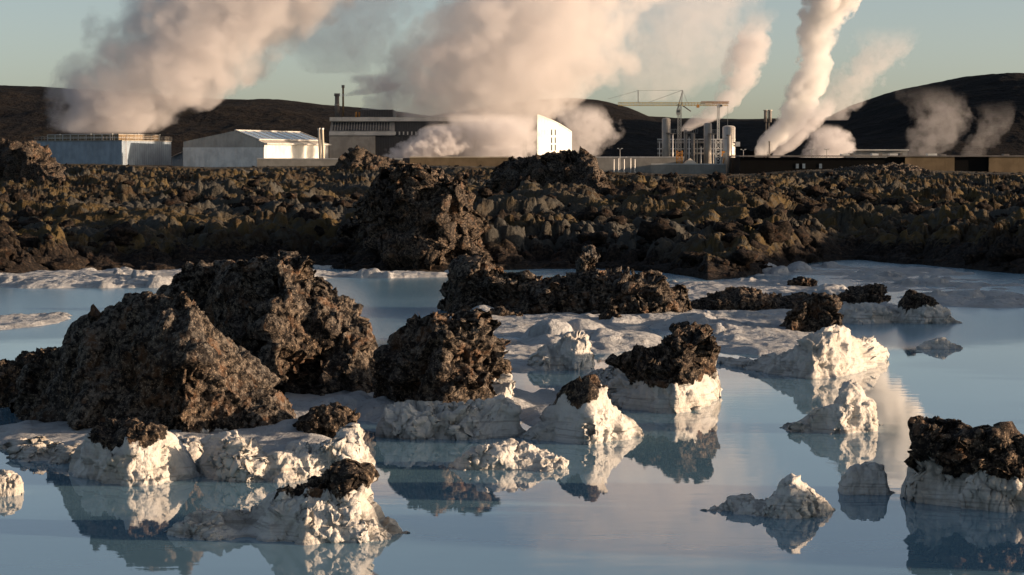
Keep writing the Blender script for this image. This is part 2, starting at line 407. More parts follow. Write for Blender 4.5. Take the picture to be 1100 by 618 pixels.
# ------------------------------------------------------------------ terrain: lava field
SHORE = [(-200, 306), (0, 303), (60, 299), (110, 294), (200, 291), (330, 291), (450, 294), (500, 293), (560, 291), (640, 290), (720, 296), (760, 302), (800, 300), (840, 292), (870, 284), (920, 281), (990, 286), (1040, 290), (1100, 296), (1200, 300)]
spx = np.array([p[0] for p in SHORE], float); sy = np.array([ground(p[0], p[1])[1] for p in SHORE])
saz = np.degrees(np.arctan((spx - 550)/F)); srad = sy/np.cos(np.radians(saz))
AZ_K = np.concatenate([[-88, -60, -40, -25], saz, [19, 25, 35, 50, 70, 88]])
RS_K = np.concatenate([[34, 36, 42, 48], srad, [40, 30, 22.5, 18.5, 17.5, 17.5]])
def terrain():
    azs = np.concatenate([np.linspace(-88, -13, 70, endpoint=False), np.linspace(-13, 13, 880, endpoint=False), np.linspace(13, 88, 150)])
    rows = [0.0]; r = 1.0
    ratio = [0.94, 0.96, .975, .985, .993]
    while r < 14: ratio.append(r); r += .0016*r**1.62
    ratio += [17, 22, 30, 45, 70, 120, 200]
    ratio = np.array(ratio)
    rs = np.interp(azs, AZ_K, RS_K)
    A = np.radians(azs)[:, None]
    shore_n = 1.4*fbm2(azs*.55, azs*0 + 3.1, 5, 21)
    rs = rs + shore_n*rs/55
    Rr = rs[:, None]*ratio[None, :]
    X = Rr*np.sin(A); Y = Rr*np.cos(A)
    d = Rr - rs[:, None]
    rr = np.hypot(X, Y)
    base = -.30 + .40*sstep(-1.2, 1.6, d) + .57*sstep(1, 26, d) + .35*sstep(40, 220, d)
    base = np.where(d < 5, base - .12*sstep(0, 1.2, d)*(1 - sstep(2, 5, d)), base)
    base = base - 3.6*sstep(470, 620, rr)
    # right of the frame a low lava rise closes the lagoon
    right = sstep(17, 24, np.degrees(A))
    base = base + right*(.42*sstep(0, 6, d) + .25*sstep(4, 15, d))
    wxn = X + 3*fbm2(X*.12, Y*.12, 3, 5); wyn = Y + 3*fbm2(X*.12 + 9, Y*.12, 3, 6)
    big = fbm2(wxn*.055, wyn*.04, 4, 1)
    hum = fbm2(wxn*.16, wyn*.11, 4, 2)
    f1, i1 = worley2(wxn*.28, wyn*.22, 11); f2, i2 = worley2(wxn*1.05 + 4, wyn*.8, 12); f3, i3 = worley2(X*2.4, Y*2.1, 13)
    domes = np.sqrt(np.clip(1 - f1*f1*1.4, 0, 1))
    craggy = sstep(-.06, .2, fbm2(X*.07 + 40, Y*.055, 4, 8))
    dome2 = np.sqrt(np.clip(1 - f2*f2*1.7, 0, 1))*(.3 + i2)
    dome3 = np.sqrt(np.clip(1 - f3*f3*1.7, 0, 1))*(.2 + i3)
    rid = fbm2(wxn*.5, wyn*.42, 6, 15, .6, True)
    fold = fbm2(wxn*.20 + .35*hum, wyn*.34, 5, 117, .58, True)
    fold2 = fbm2(X*.62, Y*.85, 5, 118, .6, True)
    near = sstep(-1.0, 5, d)
    h = .85*big + .95*hum + (.42 + .25*(1 - craggy))*(domes - .5)*(.4 + i1)
    h = h + (.75 + .25*craggy)*(.40*dome2 + .75*(fold - .42) + .40*(fold2 - .42)*(.5 + .5*craggy) + .25*(rid - .35)) + (.6 + .4*craggy)*(.28*dome3) + .10*fbm2(X*1.6, Y*1.3, 5, 33, .6)
    h = h + .48*(dome2 - .14 + .9*dome3)*sstep(0, 4, d)*(1 - sstep(8, 16, d))*(1 - sstep(13, 17, np.degrees(np.abs(A))))
    far = 1 + .35*sstep(60, 250, d)
    far = far*(1 - .75*sstep(520, 620, rr))
    Z = base + h*near*far*.95*(.62 + .38*sstep(3, 28, d))
    Z = np.where(d > 1.0, np.maximum(Z, .06 + .1*dome3), Z)
    Z[:, -7:] = -3.2
    pxa = 550 + F*np.tan(np.clip(A, -.3, .3))
    kk = np.interp(pxa, [-200, 0, 100, 230, 300, 430, 560, 640, 720, 800, 860, 950, 1020, 1100, 1400], [11, 11, 11, 16, 14, 13, 15, 21, 24, 24, 19, 16, 20, 22, 18])
    cap = CAMH - kk*np.minimum(rr, 620)/F
    Z = np.where((Z > cap) & (rr > 75), cap + (Z - cap)*(1 - .85*sstep(75, 160, rr)), Z)
    # unseen lava rises at the right, added to cast shade into the view
    dg = np.degrees(A)
    Z = Z + 1.75*np.exp(-((X - 16.8)/2.2)**2 - ((Y - 18.6)/2.0)**2)  # near knoll put in to shade the big block at the right edge
    Z = Z + 1.1*sstep(15.5, 23, dg)*(1 - sstep(40, 55, dg))*sstep(58, 75, rr)*(1 - sstep(170, 230, rr))  # broad swell put in to shade part of the front field
    # moss sits on the softer hummocks; craggy clinker stays bare
    moss = np.clip(.20 - .30*craggy + .7*(domes - .5) + .5*dome2 + 1.3*(fold - .42) + .5*hum, 0, 1)*sstep(1, 5, d)
    shore = (1 - sstep(.0, 2.2, d + 1.2*fbm2(X*.6, Y*.6, 3, 55)))*.8*(1 - sstep(.10, .22, Z))*sstep(-.1, .2, fbm2(X*.18, Y*.3, 3, 91))*(1 - sstep(-1, 1, np.degrees(A)))
    co = np.stack([X, Y, Z], -1).reshape(-1, 3)
    o = np_mesh('lava_field', co, grid_quads(len(azs), len(ratio)), M['field'], {'moss': moss, 'shore': shore})
    return tag(o, kind='structure')
terrain()
# loose clinker lying all over the field: nobody could count it
def rubble():
    rs = np.random.RandomState(5)
    me = bpy.data.objects['lava_field'].data
    from mathutils.bvhtree import BVHTree
    nv = len(me.vertices); co = np.empty(nv*3, np.float32); me.vertices.foreach_get('co', co); co = co.reshape(-1, 3)
    r = np.hypot(co[:, 0], co[:, 1]); azv = np.degrees(np.arctan2(co[:, 0], co[:, 1]))
    ok = np.where((r > 50) & (r < 330) & (np.abs(azv) < 12.9) & (co[:, 2] > .08))[0]
    wgt = (fbm2(co[ok, 0]*.09, co[ok, 1]*.07, 3, 77) > .02)*1.0 + .3 + 1.6*(1 - sstep(57, 68, r[ok]))
    pick = rs.choice(ok, 2100, p=wgt/wgt.sum(), replace=False)
    protos = []
    n1, n2 = 17, 12
    th = np.linspace(0, 2*np.pi, n1, endpoint=False); ph = np.linspace(.02, np.pi - .02, n2)
    for k in range(7):
        S = np.stack([np.sin(ph)[None]*np.cos(th)[:, None], np.sin(ph)[None]*np.sin(th)[:, None], np.cos(ph)[None] + 0*th[:, None]], -1)
        d = 1 + .55*facets3(S[..., 0]*1.1, S[..., 1]*1.1, S[..., 2]*1.1, 300 + k) + .3*fbm3(S[..., 0]*2, S[..., 1]*2, S[..., 2]*2 + k, 4, 310 + k) + .22*facets3(S[..., 0]*3, S[..., 1]*3, S[..., 2]*3, 320 + k)
        protos.append((S*d[..., None]).reshape(-1, 3))
    i = np.arange(n1*n2).reshape(n1, n2); j = np.roll(i, -1, 0)
    q = np.stack([i[:, :-1], i[:, 1:], j[:, 1:], j[:, :-1]], -1).reshape(-1, 4)
    V = []; Q = []
    for n, idx in enumerate(pick):
        c = co[idx]; s = .08 + .38*rs.rand()**4; s *= 1 - .45*sstep(100, 260, r[idx])
        a = rs.rand()*6.28; m = np.array([[math.cos(a), -math.sin(a), 0], [math.sin(a), math.cos(a), 0], [0, 0, 1]])
        sc = s*np.array([.8 + .5*rs.rand(), .8 + .5*rs.rand(), .55 + .45*rs.rand()])
        V.append((protos[rs.randint(7)]*sc)@m.T + c + (0, 0, s*.12)); Q.append(q + n*n1*n2)
    V = np.concatenate(V); Q = np.concatenate(Q)
    tag(np_mesh('lava_rubble', V, Q, M['field'], {'moss': np.full(len(V), .12), 'shore': np.zeros(len(V))}), kind='stuff')
rubble()
# pond
n = 96; pts = [(74*math.sin(2*math.pi*k/n), 10 + 64*math.cos(2*math.pi*k/n), 0) for k in range(n)]
wm = bpy.data.meshes.new('water'); wm.from_pydata(pts, [], [tuple(reversed(range(n)))]); wm.materials.append(M['water'])
tag(bpy.data.objects.new('water', wm), kind='structure'); COL.objects.link(bpy.data.objects['water'])

# silica flats just awash between the rocks and along the far shore
def flats():
    X, Y = np.meshgrid(np.linspace(-14, 15, 700), np.linspace(22.5, 70, 860), indexing='ij')
    z = np.full(X.shape, -.22)
    def blob(px, py, rx, ry, hgt, soft=.45):
        nonlocal z
        cx, cy = ground(px, py); x1, _ = ground(px + rx, py); _, y1 = ground(px, py - ry)
        ax = x1 - cx; ay = max(y1 - cy, .3)
        q = np.sqrt(((X - cx)/ax)**2 + ((Y - cy)/ay)**2)
        q = q + .30*fbm2(X*.55 + px, Y*.4, 4, 61)
        z = np.maximum(z, -.22 + (.22 + hgt)*(1 - sstep(1 - soft, 1 + soft, q)))
    for b in ((860, 336, 160, 14, -.015), (1000, 304, 200, 13, -.035), (930, 292, 170, 8, -.02), (1060, 326, 110, 12, -.045), (800, 350, 110, 12, .07), (830, 372, 100, 10, .05), (800, 318, 130, 14, .10), (1040, 322, 90, 9, .03),
              (560, 352, 120, 10, .07), (640, 366, 90, 13, .07), (560, 385, 60, 14, .06), (610, 345, 160, 6, .05), (690, 340, 80, 10, .06),
              (100, 302, 170, 7, .13), (250, 297, 120, 6, .10), (420, 296, 90, 3, .04), (20, 345, 60, 10, .02),
              (110, 470, 170, 16, .07), (300, 440, 130, 16, .10), (250, 480, 150, 14, .05), (490, 440, 110, 18, .10), (420, 425, 60, 16, .08), (600, 440, 60, 20, .05)):
        blob(*b)
    f3, i3 = worley2(X*1.6, Y*1.2, 71); f4, i4 = worley2(X*4.5, Y*3.6, 72)
    z = z + .05*fbm2(X*1.3, Y*1.0, 5, 67, .6, True)*sstep(-.12, .03, z)
    act = sstep(-.12, .03, z)
    clump = sstep(-.05, .28, fbm2(X*.35, Y*.3, 4, 73))
    z = z + act*(.06*fbm2(X*.5, Y*.42, 5, 63) + .09*fbm2(X*.22, Y*.75, 5, 66) + clump*(.24*np.sqrt(np.clip(1 - f3*f3*2.2, 0, 1))*i3**2.5 + .07*np.sqrt(np.clip(1 - f4*f4*2, 0, 1))*i4) + .02*fbm2(X*4, Y*4, 3, 64))
    o = np_mesh('silica_flats', np.stack([X, Y, z], -1).reshape(-1, 3), grid_quads(*X.shape), M['flats'])
    tag(o, kind='structure')
flats()

# ------------------------------------------------------------------ hills
def hill(ridge, Y, depth, seed, base=-5, rough=1.0, front=1.0, nu=420, nv=150):
    px = np.linspace(ridge[0][0], ridge[-1][0], nu)
    py = np.interp(px, [p[0] for p in ridge], [p[1] for p in ridge])
    zt = np.array([at(a, b, Y)[2] for a, b in zip(px, py)])
    xt = np.array([at(a, b, Y)[0] for a, b in zip(px, py)])
    v = np.linspace(-1, 1, nv)
    X = np.repeat(xt[:, None], nv, 1); Yg = Y + v[None, :]*depth*(np.where(v < 0, front, 1))[None, :] + 0*X
    S = np.cos(np.clip(np.abs(v), 0, 1)*math.pi/2)[None, :]**1.15
    Z = base + (zt - base)[:, None]*S
    s = 1/(depth*.35)
    nn = fbm2(X*s, Yg*s*.8, 6, seed, .55, True)*.6 + fbm2(X*s*3, Yg*s*2.2, 5, seed+9, .6)*.5
    Z = Z + (nn - .3)*(zt - base).mean()*.16*rough*(np.abs(v)[None, :]*(1 - np.abs(v)[None, :])*4)**.7
    Z = Z + fbm2(X*s*7, Yg*s*6, 4, seed+4, .6)*(zt - base).mean()*.018
    X = X + 0; co = np.stack([X*(Yg/Y)**.0, Yg, Z], -1).reshape(-1, 3)
    return tag(np_mesh('hill', co, grid_quads(nu, nv), M['hill']), kind='structure')
hill([(-260, 118), (-120, 98), (0, 93), (60, 95), (140, 99), (215, 106), (260, 108), (300, 108), (350, 113), (400, 117), (470, 126), (560, 140)], 2100, 600, 3)
hill([(380, 142), (450, 128), (530, 114), (580, 108), (610, 106), (640, 109), (665, 115), (690, 126), (720, 128), (800, 129), (850, 128), (900, 129), (960, 131), (1060, 140)], 2300, 650, 14)
hill([(780, 158), (830, 146), (880, 131), (900, 123), (925, 111), (950, 103), (980, 94), (1010, 88), (1035, 83), (1060, 80), (1085, 81), (1120, 84), (1200, 90), (1350, 120)], 1900, 520, 27, rough=.8)

# ------------------------------------------------------------------ lava rocks and silica bergs
def rock(name, label, cat, prof, wl, depth, level=None, z0=0.0, p=3.0, q=1.6, amp=1.0, lich=.15, seed=1, cell=.16, fs=2.3, fa_amp=.42, fine=1.0, jag=1.0, group=None, mat=None, skew=.35, taper=3.2):
    """prof: skyline [(px, py)]; wl: front foot line py or [(px, py)]; level: py of the white crust's upper edge"""
    x0, x1 = prof[0][0], prof[-1][0]
    assert all(a[0] < b[0] for a, b in zip(prof, prof[1:])), label
    nu = int(np.clip((x1 - x0)*1.05, 70, 330)); 
    px = np.linspace(x0, x1, nu); u = np.linspace(0, 1, nu)
    top = np.interp(px, [a[0] for a in prof], [a[1] for a in prof])
    wlp = np.full(nu, float(wl)) if isinstance(wl, (int, float)) else np.interp(px, [a[0] for a in wl], [a[1] for a in wl])
    Y0 = ground(px, wlp, z0)[1]
    tp = np.clip(1 - np.abs(2*u - 1)**taper, 0, 1)**.5*.86 + .14
    D = depth*tp
    front = .5*depth*(1 - tp)*.6
    Yc = Y0 + front + D*.5
    xt, _, zt = at(px, top, Yc)
    nv = int(np.clip(nu*depth/max(xt[-1] - xt[0], .1)*1.0, 60, 170))
    lin = np.linspace(-1, 1, nv); v = np.sin(lin*math.pi/2)*.6 + lin*.4
    X = np.repeat(xt[:, None], nv, 1); V = np.repeat(v[None, :], nu, 0)
    Yg = Yc[:, None] + V*D[:, None]*.5
    sk = skew*perlin2(px*.021 + seed*3.3, px*0 + 1.7, seed)
    Vs = np.clip(V - sk[:, None]*(1 - V**2), -1, 1)
    bot = z0 - .18
    pv = p*(1 + .35*perlin2(px*.03, px*0 + seed*.7, seed+3))[:, None]
    S = np.clip(1 - np.abs(Vs)**pv, 0, 1)**(1/q)
    size = max(min(xt[-1] - xt[0], (zt.max() - z0)*2.2), .25)
    edge = np.clip((1 - np.abs(2*u - 1))*8, .3, 1)[:, None]
    Hn = fbm3(X/size*2.2, Yg/size*2.2, X*0 + seed*5.1, 4, seed, .55)
    Z = bot + (np.maximum(zt, z0 + .01) - bot)[:, None]*S*(1 + .35*Hn*np.abs(Vs)**.7)
    P = np.stack([X, Yg, Z], -1)
    def normals(P):
        du = np.gradient(P, axis=0); dv = np.gradient(P, axis=1)
        nn = np.cross(du, dv); return nn/np.maximum(np.linalg.norm(nn, axis=-1, keepdims=True), 1e-9)
    nn = normals(P)
    s1 = 2.6/size
    big = fbm3(P[..., 0]*s1, P[..., 1]*s1, P[..., 2]*s1 + seed, 5, seed+11, .55, True) - .45
    a1 = .085*size*amp
    P = P + nn*(a1*big*(.35 + .65*np.abs(V)))[..., None]
    c = cell
    wq = .35*c*np.stack([perlin3(P[..., 0]/c*1.3, P[..., 1]/c*1.3, P[..., 2]/c*1.3 + k*9, seed+40+k) for k in range(3)], -1)
    Q = (P + wq)/c
    f1, i1 = worley3(Q[..., 0], Q[..., 1], Q[..., 2], seed+20)
    f2, i2 = worley3(Q[..., 0]*2.3, Q[..., 1]*2.3, Q[..., 2]*2.3, seed+30)
    zl = None
    if level is None: sil = np.zeros(X.shape)
    else:
        lv = np.full(nu, float(level)) if isinstance(level, (int, float)) else np.interp(px, [a[0] for a in level], [a[1] for a in level])
        zl = at(px, lv, Y0 + front + D*.2)[2][:, None]
        sil = np.clip((zl - P[..., 2] + (.16*size**.5*fbm3(P[..., 0]*3, P[..., 1]*3, P[..., 2]*1.5, 4, seed+50)))/.10 + .5, 0, 1)
    rough = 1 - .38*sil
    rg = fbm3(P[..., 0]/(c*4.4), P[..., 1]/(c*4.4), P[..., 2]/(c*4.8) + seed*1.7, 6, seed+120, .62, True)
    c0 = c*fs
    patch = .2 + 1.0*sstep(-.16, .2, fbm3(P[..., 0]*2.2/size, P[..., 1]*2.2/size, P[..., 2]*2.2/size + 7, 3, seed+95))
    fa = facets3(P[..., 0]/c0 + .25*big, P[..., 1]/c0, P[..., 2]/c0*1.1 + .2*big, seed+70)
    fb = facets3(Q[..., 0]*1.25, Q[..., 1]*1.25, Q[..., 2]*1.25, seed+80)
    disp = rough*(c0*fa_amp*fa*edge + fine*patch*(c*2.3*(rg - .42)*jag + c*.36*fb + c*.5*(.55 - f1)*(.4 + i1) + c*.25*(.5 - f2)*(.3 + i2))) + .006*amp
    soft = .05*size**.7*fbm3(P[..., 0]*5, P[..., 1]*5, P[..., 2]*7, 5, seed+60, .55)
    nn = normals(P)
    P = P + nn*(amp*disp + .6*amp*soft - .035*(1-sil)*(level is not None)*0)[..., None]
    # keep the skyline where the real one stands
    kw = max(3, nu//14) | 1; ker = np.hanning(kw + 2)[1:-1]; ker /= ker.sum()
    sm = lambda a: np.convolve(np.pad(a, kw//2, mode='edge'), ker, 'valid')
    fz = (sm(np.maximum(zt, z0 + .01)) - bot)/np.maximum(sm(P[..., 2].max(1)) - bot, .02)
    xc_ = (xt[0] + xt[-1])/2; kx = (xt[-1] - xt[0])/(P[..., 0].max() - P[..., 0].min())
    P[..., 0] = xc_ + (P[..., 0] - (P[..., 0].max() + P[..., 0].min())/2)*kx**.5
    P[..., 2] = bot + (P[..., 2] - bot)*np.clip(fz, .55, 1.38)[:, None]
    lc = lich*np.clip(.3 + 1.2*nn[..., 2] + .9*big, 0, 1.3)
    o = np_mesh(name, P.reshape(-1, 3), grid_quads(nu, nv), mat or M['rock'], {'silica': sil, 'lichen': lc})
    # the thing's origin at its foot
    cx, cy = float(xt.mean()), float(Yc.mean())
    o.data.transform(__import__('mathutils').Matrix.Translation((-cx, -cy, -z0))); o.location = (cx, cy, z0)
    return tag(o, label, cat, group)

G1 = 'white crusted lava rocks standing in the milky water'
G2 = 'dark lava outcrops rising from the lava field'
ALLW = 0        # a level at the top of the picture: crust all over
rock('lava_rock', 'largest lava rock at left, grey faced with a sunlit brown ridge falling to the right', 'rock',
     [(12, 432), (28, 396), (45, 384), (62, 366), (78, 345), (93, 336), (110, 330), (128, 322), (150, 313), (168, 316), (185, 319), (200, 320), (212, 327), (226, 345), (243, 366), (258, 378), (274, 394), (296, 417), (310, 440), (324, 462)],
     [(12, 450), (100, 470), (200, 476), (324, 470)], 1.9, [(12, 452), (60, 458), (120, 464), (324, 466)], lich=.4, seed=3, p=1.5, q=1.08, skew=.3, amp=.85, cell=.12, fs=5.5, fa_amp=.34, fine=.75)
rock('lava_rock', 'tall rugged brown lava rock behind the largest grey one, pale lichen at its upper left', 'rock',
     [(170, 330), (188, 306), (202, 289), (218, 282), (245, 280), (275, 279), (298, 277), (312, 271), (324, 283), (328, 297), (346, 301), (354, 310), (376, 318), (391, 329), (393, 346), (400, 364), (407, 384), (409, 405), (410, 424)],
     [(170, 415), (300, 436), (410, 432)], 1.9, [(170, 436), (398, 440)], lich=.35, seed=8, p=2.1, q=1.45, amp=1.15, cell=.17, fs=3.6, fa_amp=.42)
rock('lava_rock', 'brown lava rock on a shaded white ledge, just right of the tall left rock', 'rock',
     [(402, 424), (406, 392), (412, 371), (424, 357), (442, 346), (456, 338), (468, 334), (480, 342), (492, 347), (500, 334), (513, 333), (517, 346), (524, 360), (536, 371), (545, 388), (549, 404), (551, 428)],
     [(402, 446), (475, 452), (546, 446)], 1.5, [(402, 433), (500, 433), (536, 425), (546, 400)], lich=.3, seed=12, p=2.2, q=1.45, amp=1.1, cell=.13, fs=3.2)
rock('silica_ledge', 'shaded white ledge with a cracked front under the brown central rock', 'rock',
     [(404, 470), (409, 447), (416, 436), (440, 431), (480, 433), (520, 431), (545, 425), (556, 432), (561, 448), (564, 470)],
     471, .8, ALLW, seed=14, p=5, q=2.4, amp=.9, cell=.25, group=G1)
rock('lava_rock', 'long low lava rock in the middle distance with a raised left knob', 'rock',
     [(474, 334), (480, 322), (489, 306), (491, 282), (497, 275), (507, 273), (519, 279), (526, 292), (545, 293), (562, 292), (574, 301), (586, 302), (600, 297), (620, 293), (645, 290), (672, 289), (690, 291), (704, 293), (716, 302), (724, 314), (735, 324), (740, 342)],
     [(474, 338), (600, 343), (740, 345)], 2.6, None, lich=.3, seed=17, p=2.2, q=1.6, amp=1.1, cell=.24)
rock('lava_rock', 'small dark lava lump lying in front of the long low rock, left of centre', 'rock',
     [(520, 344), (527, 334), (536, 329), (545, 335), (553, 341), (560, 336), (566, 345)], 347, .5, None, seed=19, cell=.12, lich=.1)
rock('lava_rock', 'small round lava lump at the right foot of the long low rock', 'rock',
     [(642, 346), (646, 337), (654, 332), (661, 333), (667, 341), (668, 347)], 349, .4, None, seed=23, cell=.12)
rock('silica_berg', 'white berg capped by a tall knob of dark lava, sunlit on its right side', 'rock',
     [(622, 412), (640, 398), (658, 393), (672, 378), (684, 370), (697, 373), (706, 370), (718, 369), (727, 362), (729, 351), (741, 347), (753, 350), (763, 362), (769, 378), (770, 398), (772, 418), (773, 432)],
     [(622, 420), (660, 438), (720, 445), (771, 432)], 1.7, [(622, 380), (655, 393), (680, 402), (700, 408), (730, 402), (771, 396)], seed=29, p=3.6, q=2.2, lich=.2, amp=1.1, group=G1)
rock('silica_berg', 'pyramid shaped white berg with a pointed dark tip, front centre', 'rock',
     [(545, 474), (562, 462), (578, 450), (592, 436), (604, 421), (616, 411), (626, 405), (634, 402), (643, 413), (652, 427), (662, 440), (674, 452), (690, 470)],
     [(545, 472), (630, 479), (690, 472)], 1.3, [(545, 430), (590, 436), (608, 432), (630, 434), (640, 418), (690, 420)], seed=31, p=1.7, q=1.15, amp=.75, lich=.05, group=G1)
rock('silica_berg', 'low white berg in front of the shaded ledge, only its right end in sun', 'rock',
     [(484, 502), (492, 492), (505, 482), (520, 476), (536, 475), (547, 472), (555, 480), (563, 475), (576, 482), (592, 487), (604, 490), (609, 503)],
     506, .75, ALLW, seed=37, p=2, q=1.3, amp=.8, group=G1)
rock('silica_berg', 'knobbly white berg in the shallows behind the pointed berg, lit from the right', 'rock',
     [(566, 392), (572, 380), (582, 371), (592, 374), (602, 364), (610, 357), (622, 356), (632, 362), (635, 378), (637, 396)],
     398, .9, ALLW, seed=41, p=2.6, q=1.7, amp=1.1, cell=.2, group=G1)
rock('silica_berg', 'sunlit white berg with a ragged dark cap at the front left', 'rock',
     [(74, 512), (82, 488), (92, 468), (104, 457), (118, 452), (140, 451), (160, 453), (174, 457), (184, 466), (196, 480), (208, 497), (220, 518)],
     [(74, 512), (150, 523), (220, 518)], 1.15, [(74, 450), (100, 468), (125, 480), (150, 476), (170, 474), (184, 464), (220, 460)], seed=43, p=2.0, q=1.4, amp=.8, lich=.05, group=G1)
rock('silica_berg', 'long white shelf berg below the largest rock, its right end glowing in sun', 'rock',
     [(208, 515), (214, 488), (222, 470), (232, 464), (243, 461), (256, 466), (270, 478), (288, 488), (303, 481), (318, 474), (332, 476), (350, 470), (366, 466), (374, 455), (382, 458), (388, 474), (395, 484), (398, 500), (400, 512)],
     [(208, 514), (300, 520), (394, 514)], 1.2, ALLW, seed=47, p=2.4, q=1.5, amp=.9, cell=.22, group=G1)
rock('lava_rock', 'small brown lava chunk on the white shelf below the tall left rock', 'rock',
     [(318, 466), (322, 448), (334, 438), (350, 434), (366, 437), (376, 445), (382, 452), (384, 466)], [(318, 470), (384, 472)], .55, None, seed=49, cell=.11, z0=.06, lich=.05)
rock('silica_berg', 'nearest white berg at front left with a brown cap and a low shaded tail', 'rock',
     [(174, 580), (180, 566), (192, 555), (206, 549), (226, 548), (246, 550), (262, 556), (272, 548), (284, 534), (300, 526), (318, 521), (336, 514), (350, 506), (362, 496), (372, 495), (381, 506), (386, 522), (396, 538), (410, 554), (426, 566), (438, 579)],
     [(174, 580), (330, 586), (438, 581)], 1.2, [(174, 480), (268, 530), (300, 535), (340, 534), (372, 532), (386, 522), (438, 520)], seed=53, p=2.0, q=1.3, amp=.75, lich=.05, group=G1)
rock('silica_berg', 'small rounded white berg cut by the left edge of the picture', 'rock',
     [(-24, 530), (-16, 512), (-4, 505), (8, 506), (18, 512), (22, 524), (23, 533)], 534, .5, ALLW, seed=59, amp=.8, group=G1)
rock('silica_shelf', 'shaded white shelf under the largest rock at the far left', 'rock',
     [(-30, 500), (-12, 486), (10, 478), (40, 474), (90, 476), (130, 472), (170, 470), (212, 470), (222, 500)],
     [(-30, 488), (60, 498), (222, 500)], 1.1, ALLW, seed=61, p=3.5, q=1.8, amp=1.0, cell=.25, group=G1)
rock('silica_berg', 'knobbly sunlit white berg in front of the dark block, right of centre', 'rock',
     [(812, 404), (826, 392), (838, 380), (852, 376), (866, 366), (876, 358), (886, 351), (898, 349), (906, 351), (913, 361), (926, 365), (938, 362), (946, 370), (950, 382)],
     [(812, 402), (870, 408), (915, 402), (950, 386)], 1.2, ALLW, seed=67, p=1.8, q=1.25, amp=.9, cell=.17, group=G1)
rock('silica_shelf', 'flat white shelf running left from the knobbly berg right of centre', 'rock',
     [(752, 388), (768, 382), (790, 385), (815, 386), (836, 380), (844, 390), (850, 404)], [(752, 389), (850, 406)], 1.2, ALLW, seed=68, p=4, q=2, amp=.5, group=G1)
rock('lava_rock', 'dark upright lava block behind the knobbly white berg', 'rock',
     [(843, 352), (846, 336), (852, 328), (862, 322), (874, 318), (886, 314), (895, 318), (897, 332), (899, 346), (900, 356)], 358, .9, None, seed=71, amp=1.1, lich=.2)
rock('silica_berg', 'white berg with a thumb shaped pinnacle standing in open water on the right', 'rock',
     [(834, 464), (842, 457), (852, 452), (864, 446), (876, 439), (888, 434), (900, 432), (905, 420), (908, 411), (913, 408), (920, 411), (926, 418), (928, 430), (934, 440), (944, 451), (952, 459)],
     [(834, 463), (900, 468), (952, 460)], .9, ALLW, seed=73, p=2, q=1.4, amp=.85, cell=.18, group=G1)
rock('silica_berg', 'low white berg with one blunt peak, nearest of the small ones at right', 'rock',
     [(756, 552), (766, 544), (780, 540), (792, 535), (806, 533), (818, 537), (830, 539), (838, 527), (846, 514), (855, 507), (862, 512), (872, 521), (884, 530), (894, 541), (901, 553)],
     [(756, 553), (840, 558), (901, 554)], .75, ALLW, seed=79, p=2, q=1.35, amp=.8, cell=.17, group=G1)
rock('silica_berg', 'small square topped white berg beside the big dark-topped block at right', 'rock',
     [(901, 530), (904, 512), (912, 500), (926, 498), (940, 497), (948, 500), (950, 514), (952, 524), (958, 528), (962, 531)], 532, .45, ALLW, seed=83, p=3.4, q=2, amp=.6, cell=.11, jag=.6, group=G1)
rock('silica_berg', 'big shaded white block with a thick dark lava top at the right edge', 'rock',
     [(973, 540), (975, 500), (977, 462), (979, 451), (988, 450), (1000, 454), (1018, 453), (1036, 455), (1050, 460), (1058, 454), (1066, 455), (1074, 464), (1090, 463), (1110, 468), (1140, 474), (1165, 500), (1175, 548)],
     [(973, 543), (1060, 549), (1175, 548)], 1.3, [(963, 494), (1000, 496), (1040, 498), (1100, 503), (1175, 505)], seed=89, p=5, q=2.8, amp=1.0, lich=.08, group=G1)
rock('silica_berg', 'white berg with a slanting dark cap in the right middle distance', 'rock',
     [(958, 346), (966, 338), (971, 318), (977, 310), (986, 314), (998, 318), (1008, 327), (1014, 334), (1024, 339), (1032, 347)],
     348, .9, [(958, 334), (985, 330), (1004, 328), (1032, 312)], seed=97, amp=.9, p=2.4, q=1.6, group=G1)
rock('silica_berg', 'tiny sunlit white berg in the calm water below the slant-capped one', 'rock',
     [(984, 372), (992, 368), (1002, 364), (1012, 362), (1020, 368), (1032, 371), (1034, 374)], 375, .35, ALLW, seed=99, amp=.8, cell=.12, group=G1)
rock('lava_rock', 'flat topped dark lava rock on a white skirt, right middle distance', 'rock',
     [(900, 326), (906, 315), (914, 308), (926, 307), (938, 304), (947, 306), (952, 316), (955, 327)], 330, .9, [(900, 325), (955, 327)], seed=101, amp=1.0)
rock('silica_shelf', 'white skirt of knobbly crust below the flat topped dark rock', 'rock',
     [(880, 346), (894, 334), (910, 327), (930, 326), (950, 328), (962, 334), (970, 346)], 348, .9, ALLW, seed=102, p=3, q=1.8, amp=1.0, cell=.2, group=G1)
rock('lava_rock', 'long low dark lava slab in the shallows, right of the centre', 'rock',
     [(736, 332), (744, 324), (762, 320), (776, 312), (794, 308), (812, 310), (828, 316), (850, 318), (874, 314), (892, 318), (896, 330)], [(736, 334), (896, 333)], 1.5, None, seed=103, amp=.9, p=3, q=1.8)
rock('lava_rock', 'small dark lava stump behind the long low slab', 'rock',
     [(843, 312), (847, 301), (856, 297), (866, 298), (874, 302), (877, 313)], 315, .7, None, seed=107, amp=1.0, cell=.14)
rock('lava_rock', 'dark shaded lava mound at the far left beside the largest rock', 'rock',
     [(-40, 420), (-10, 392), (12, 386), (34, 376), (60, 372), (86, 378), (110, 400), (120, 430)], 438, 1.4, None, seed=109, amp=.9, lich=.1)
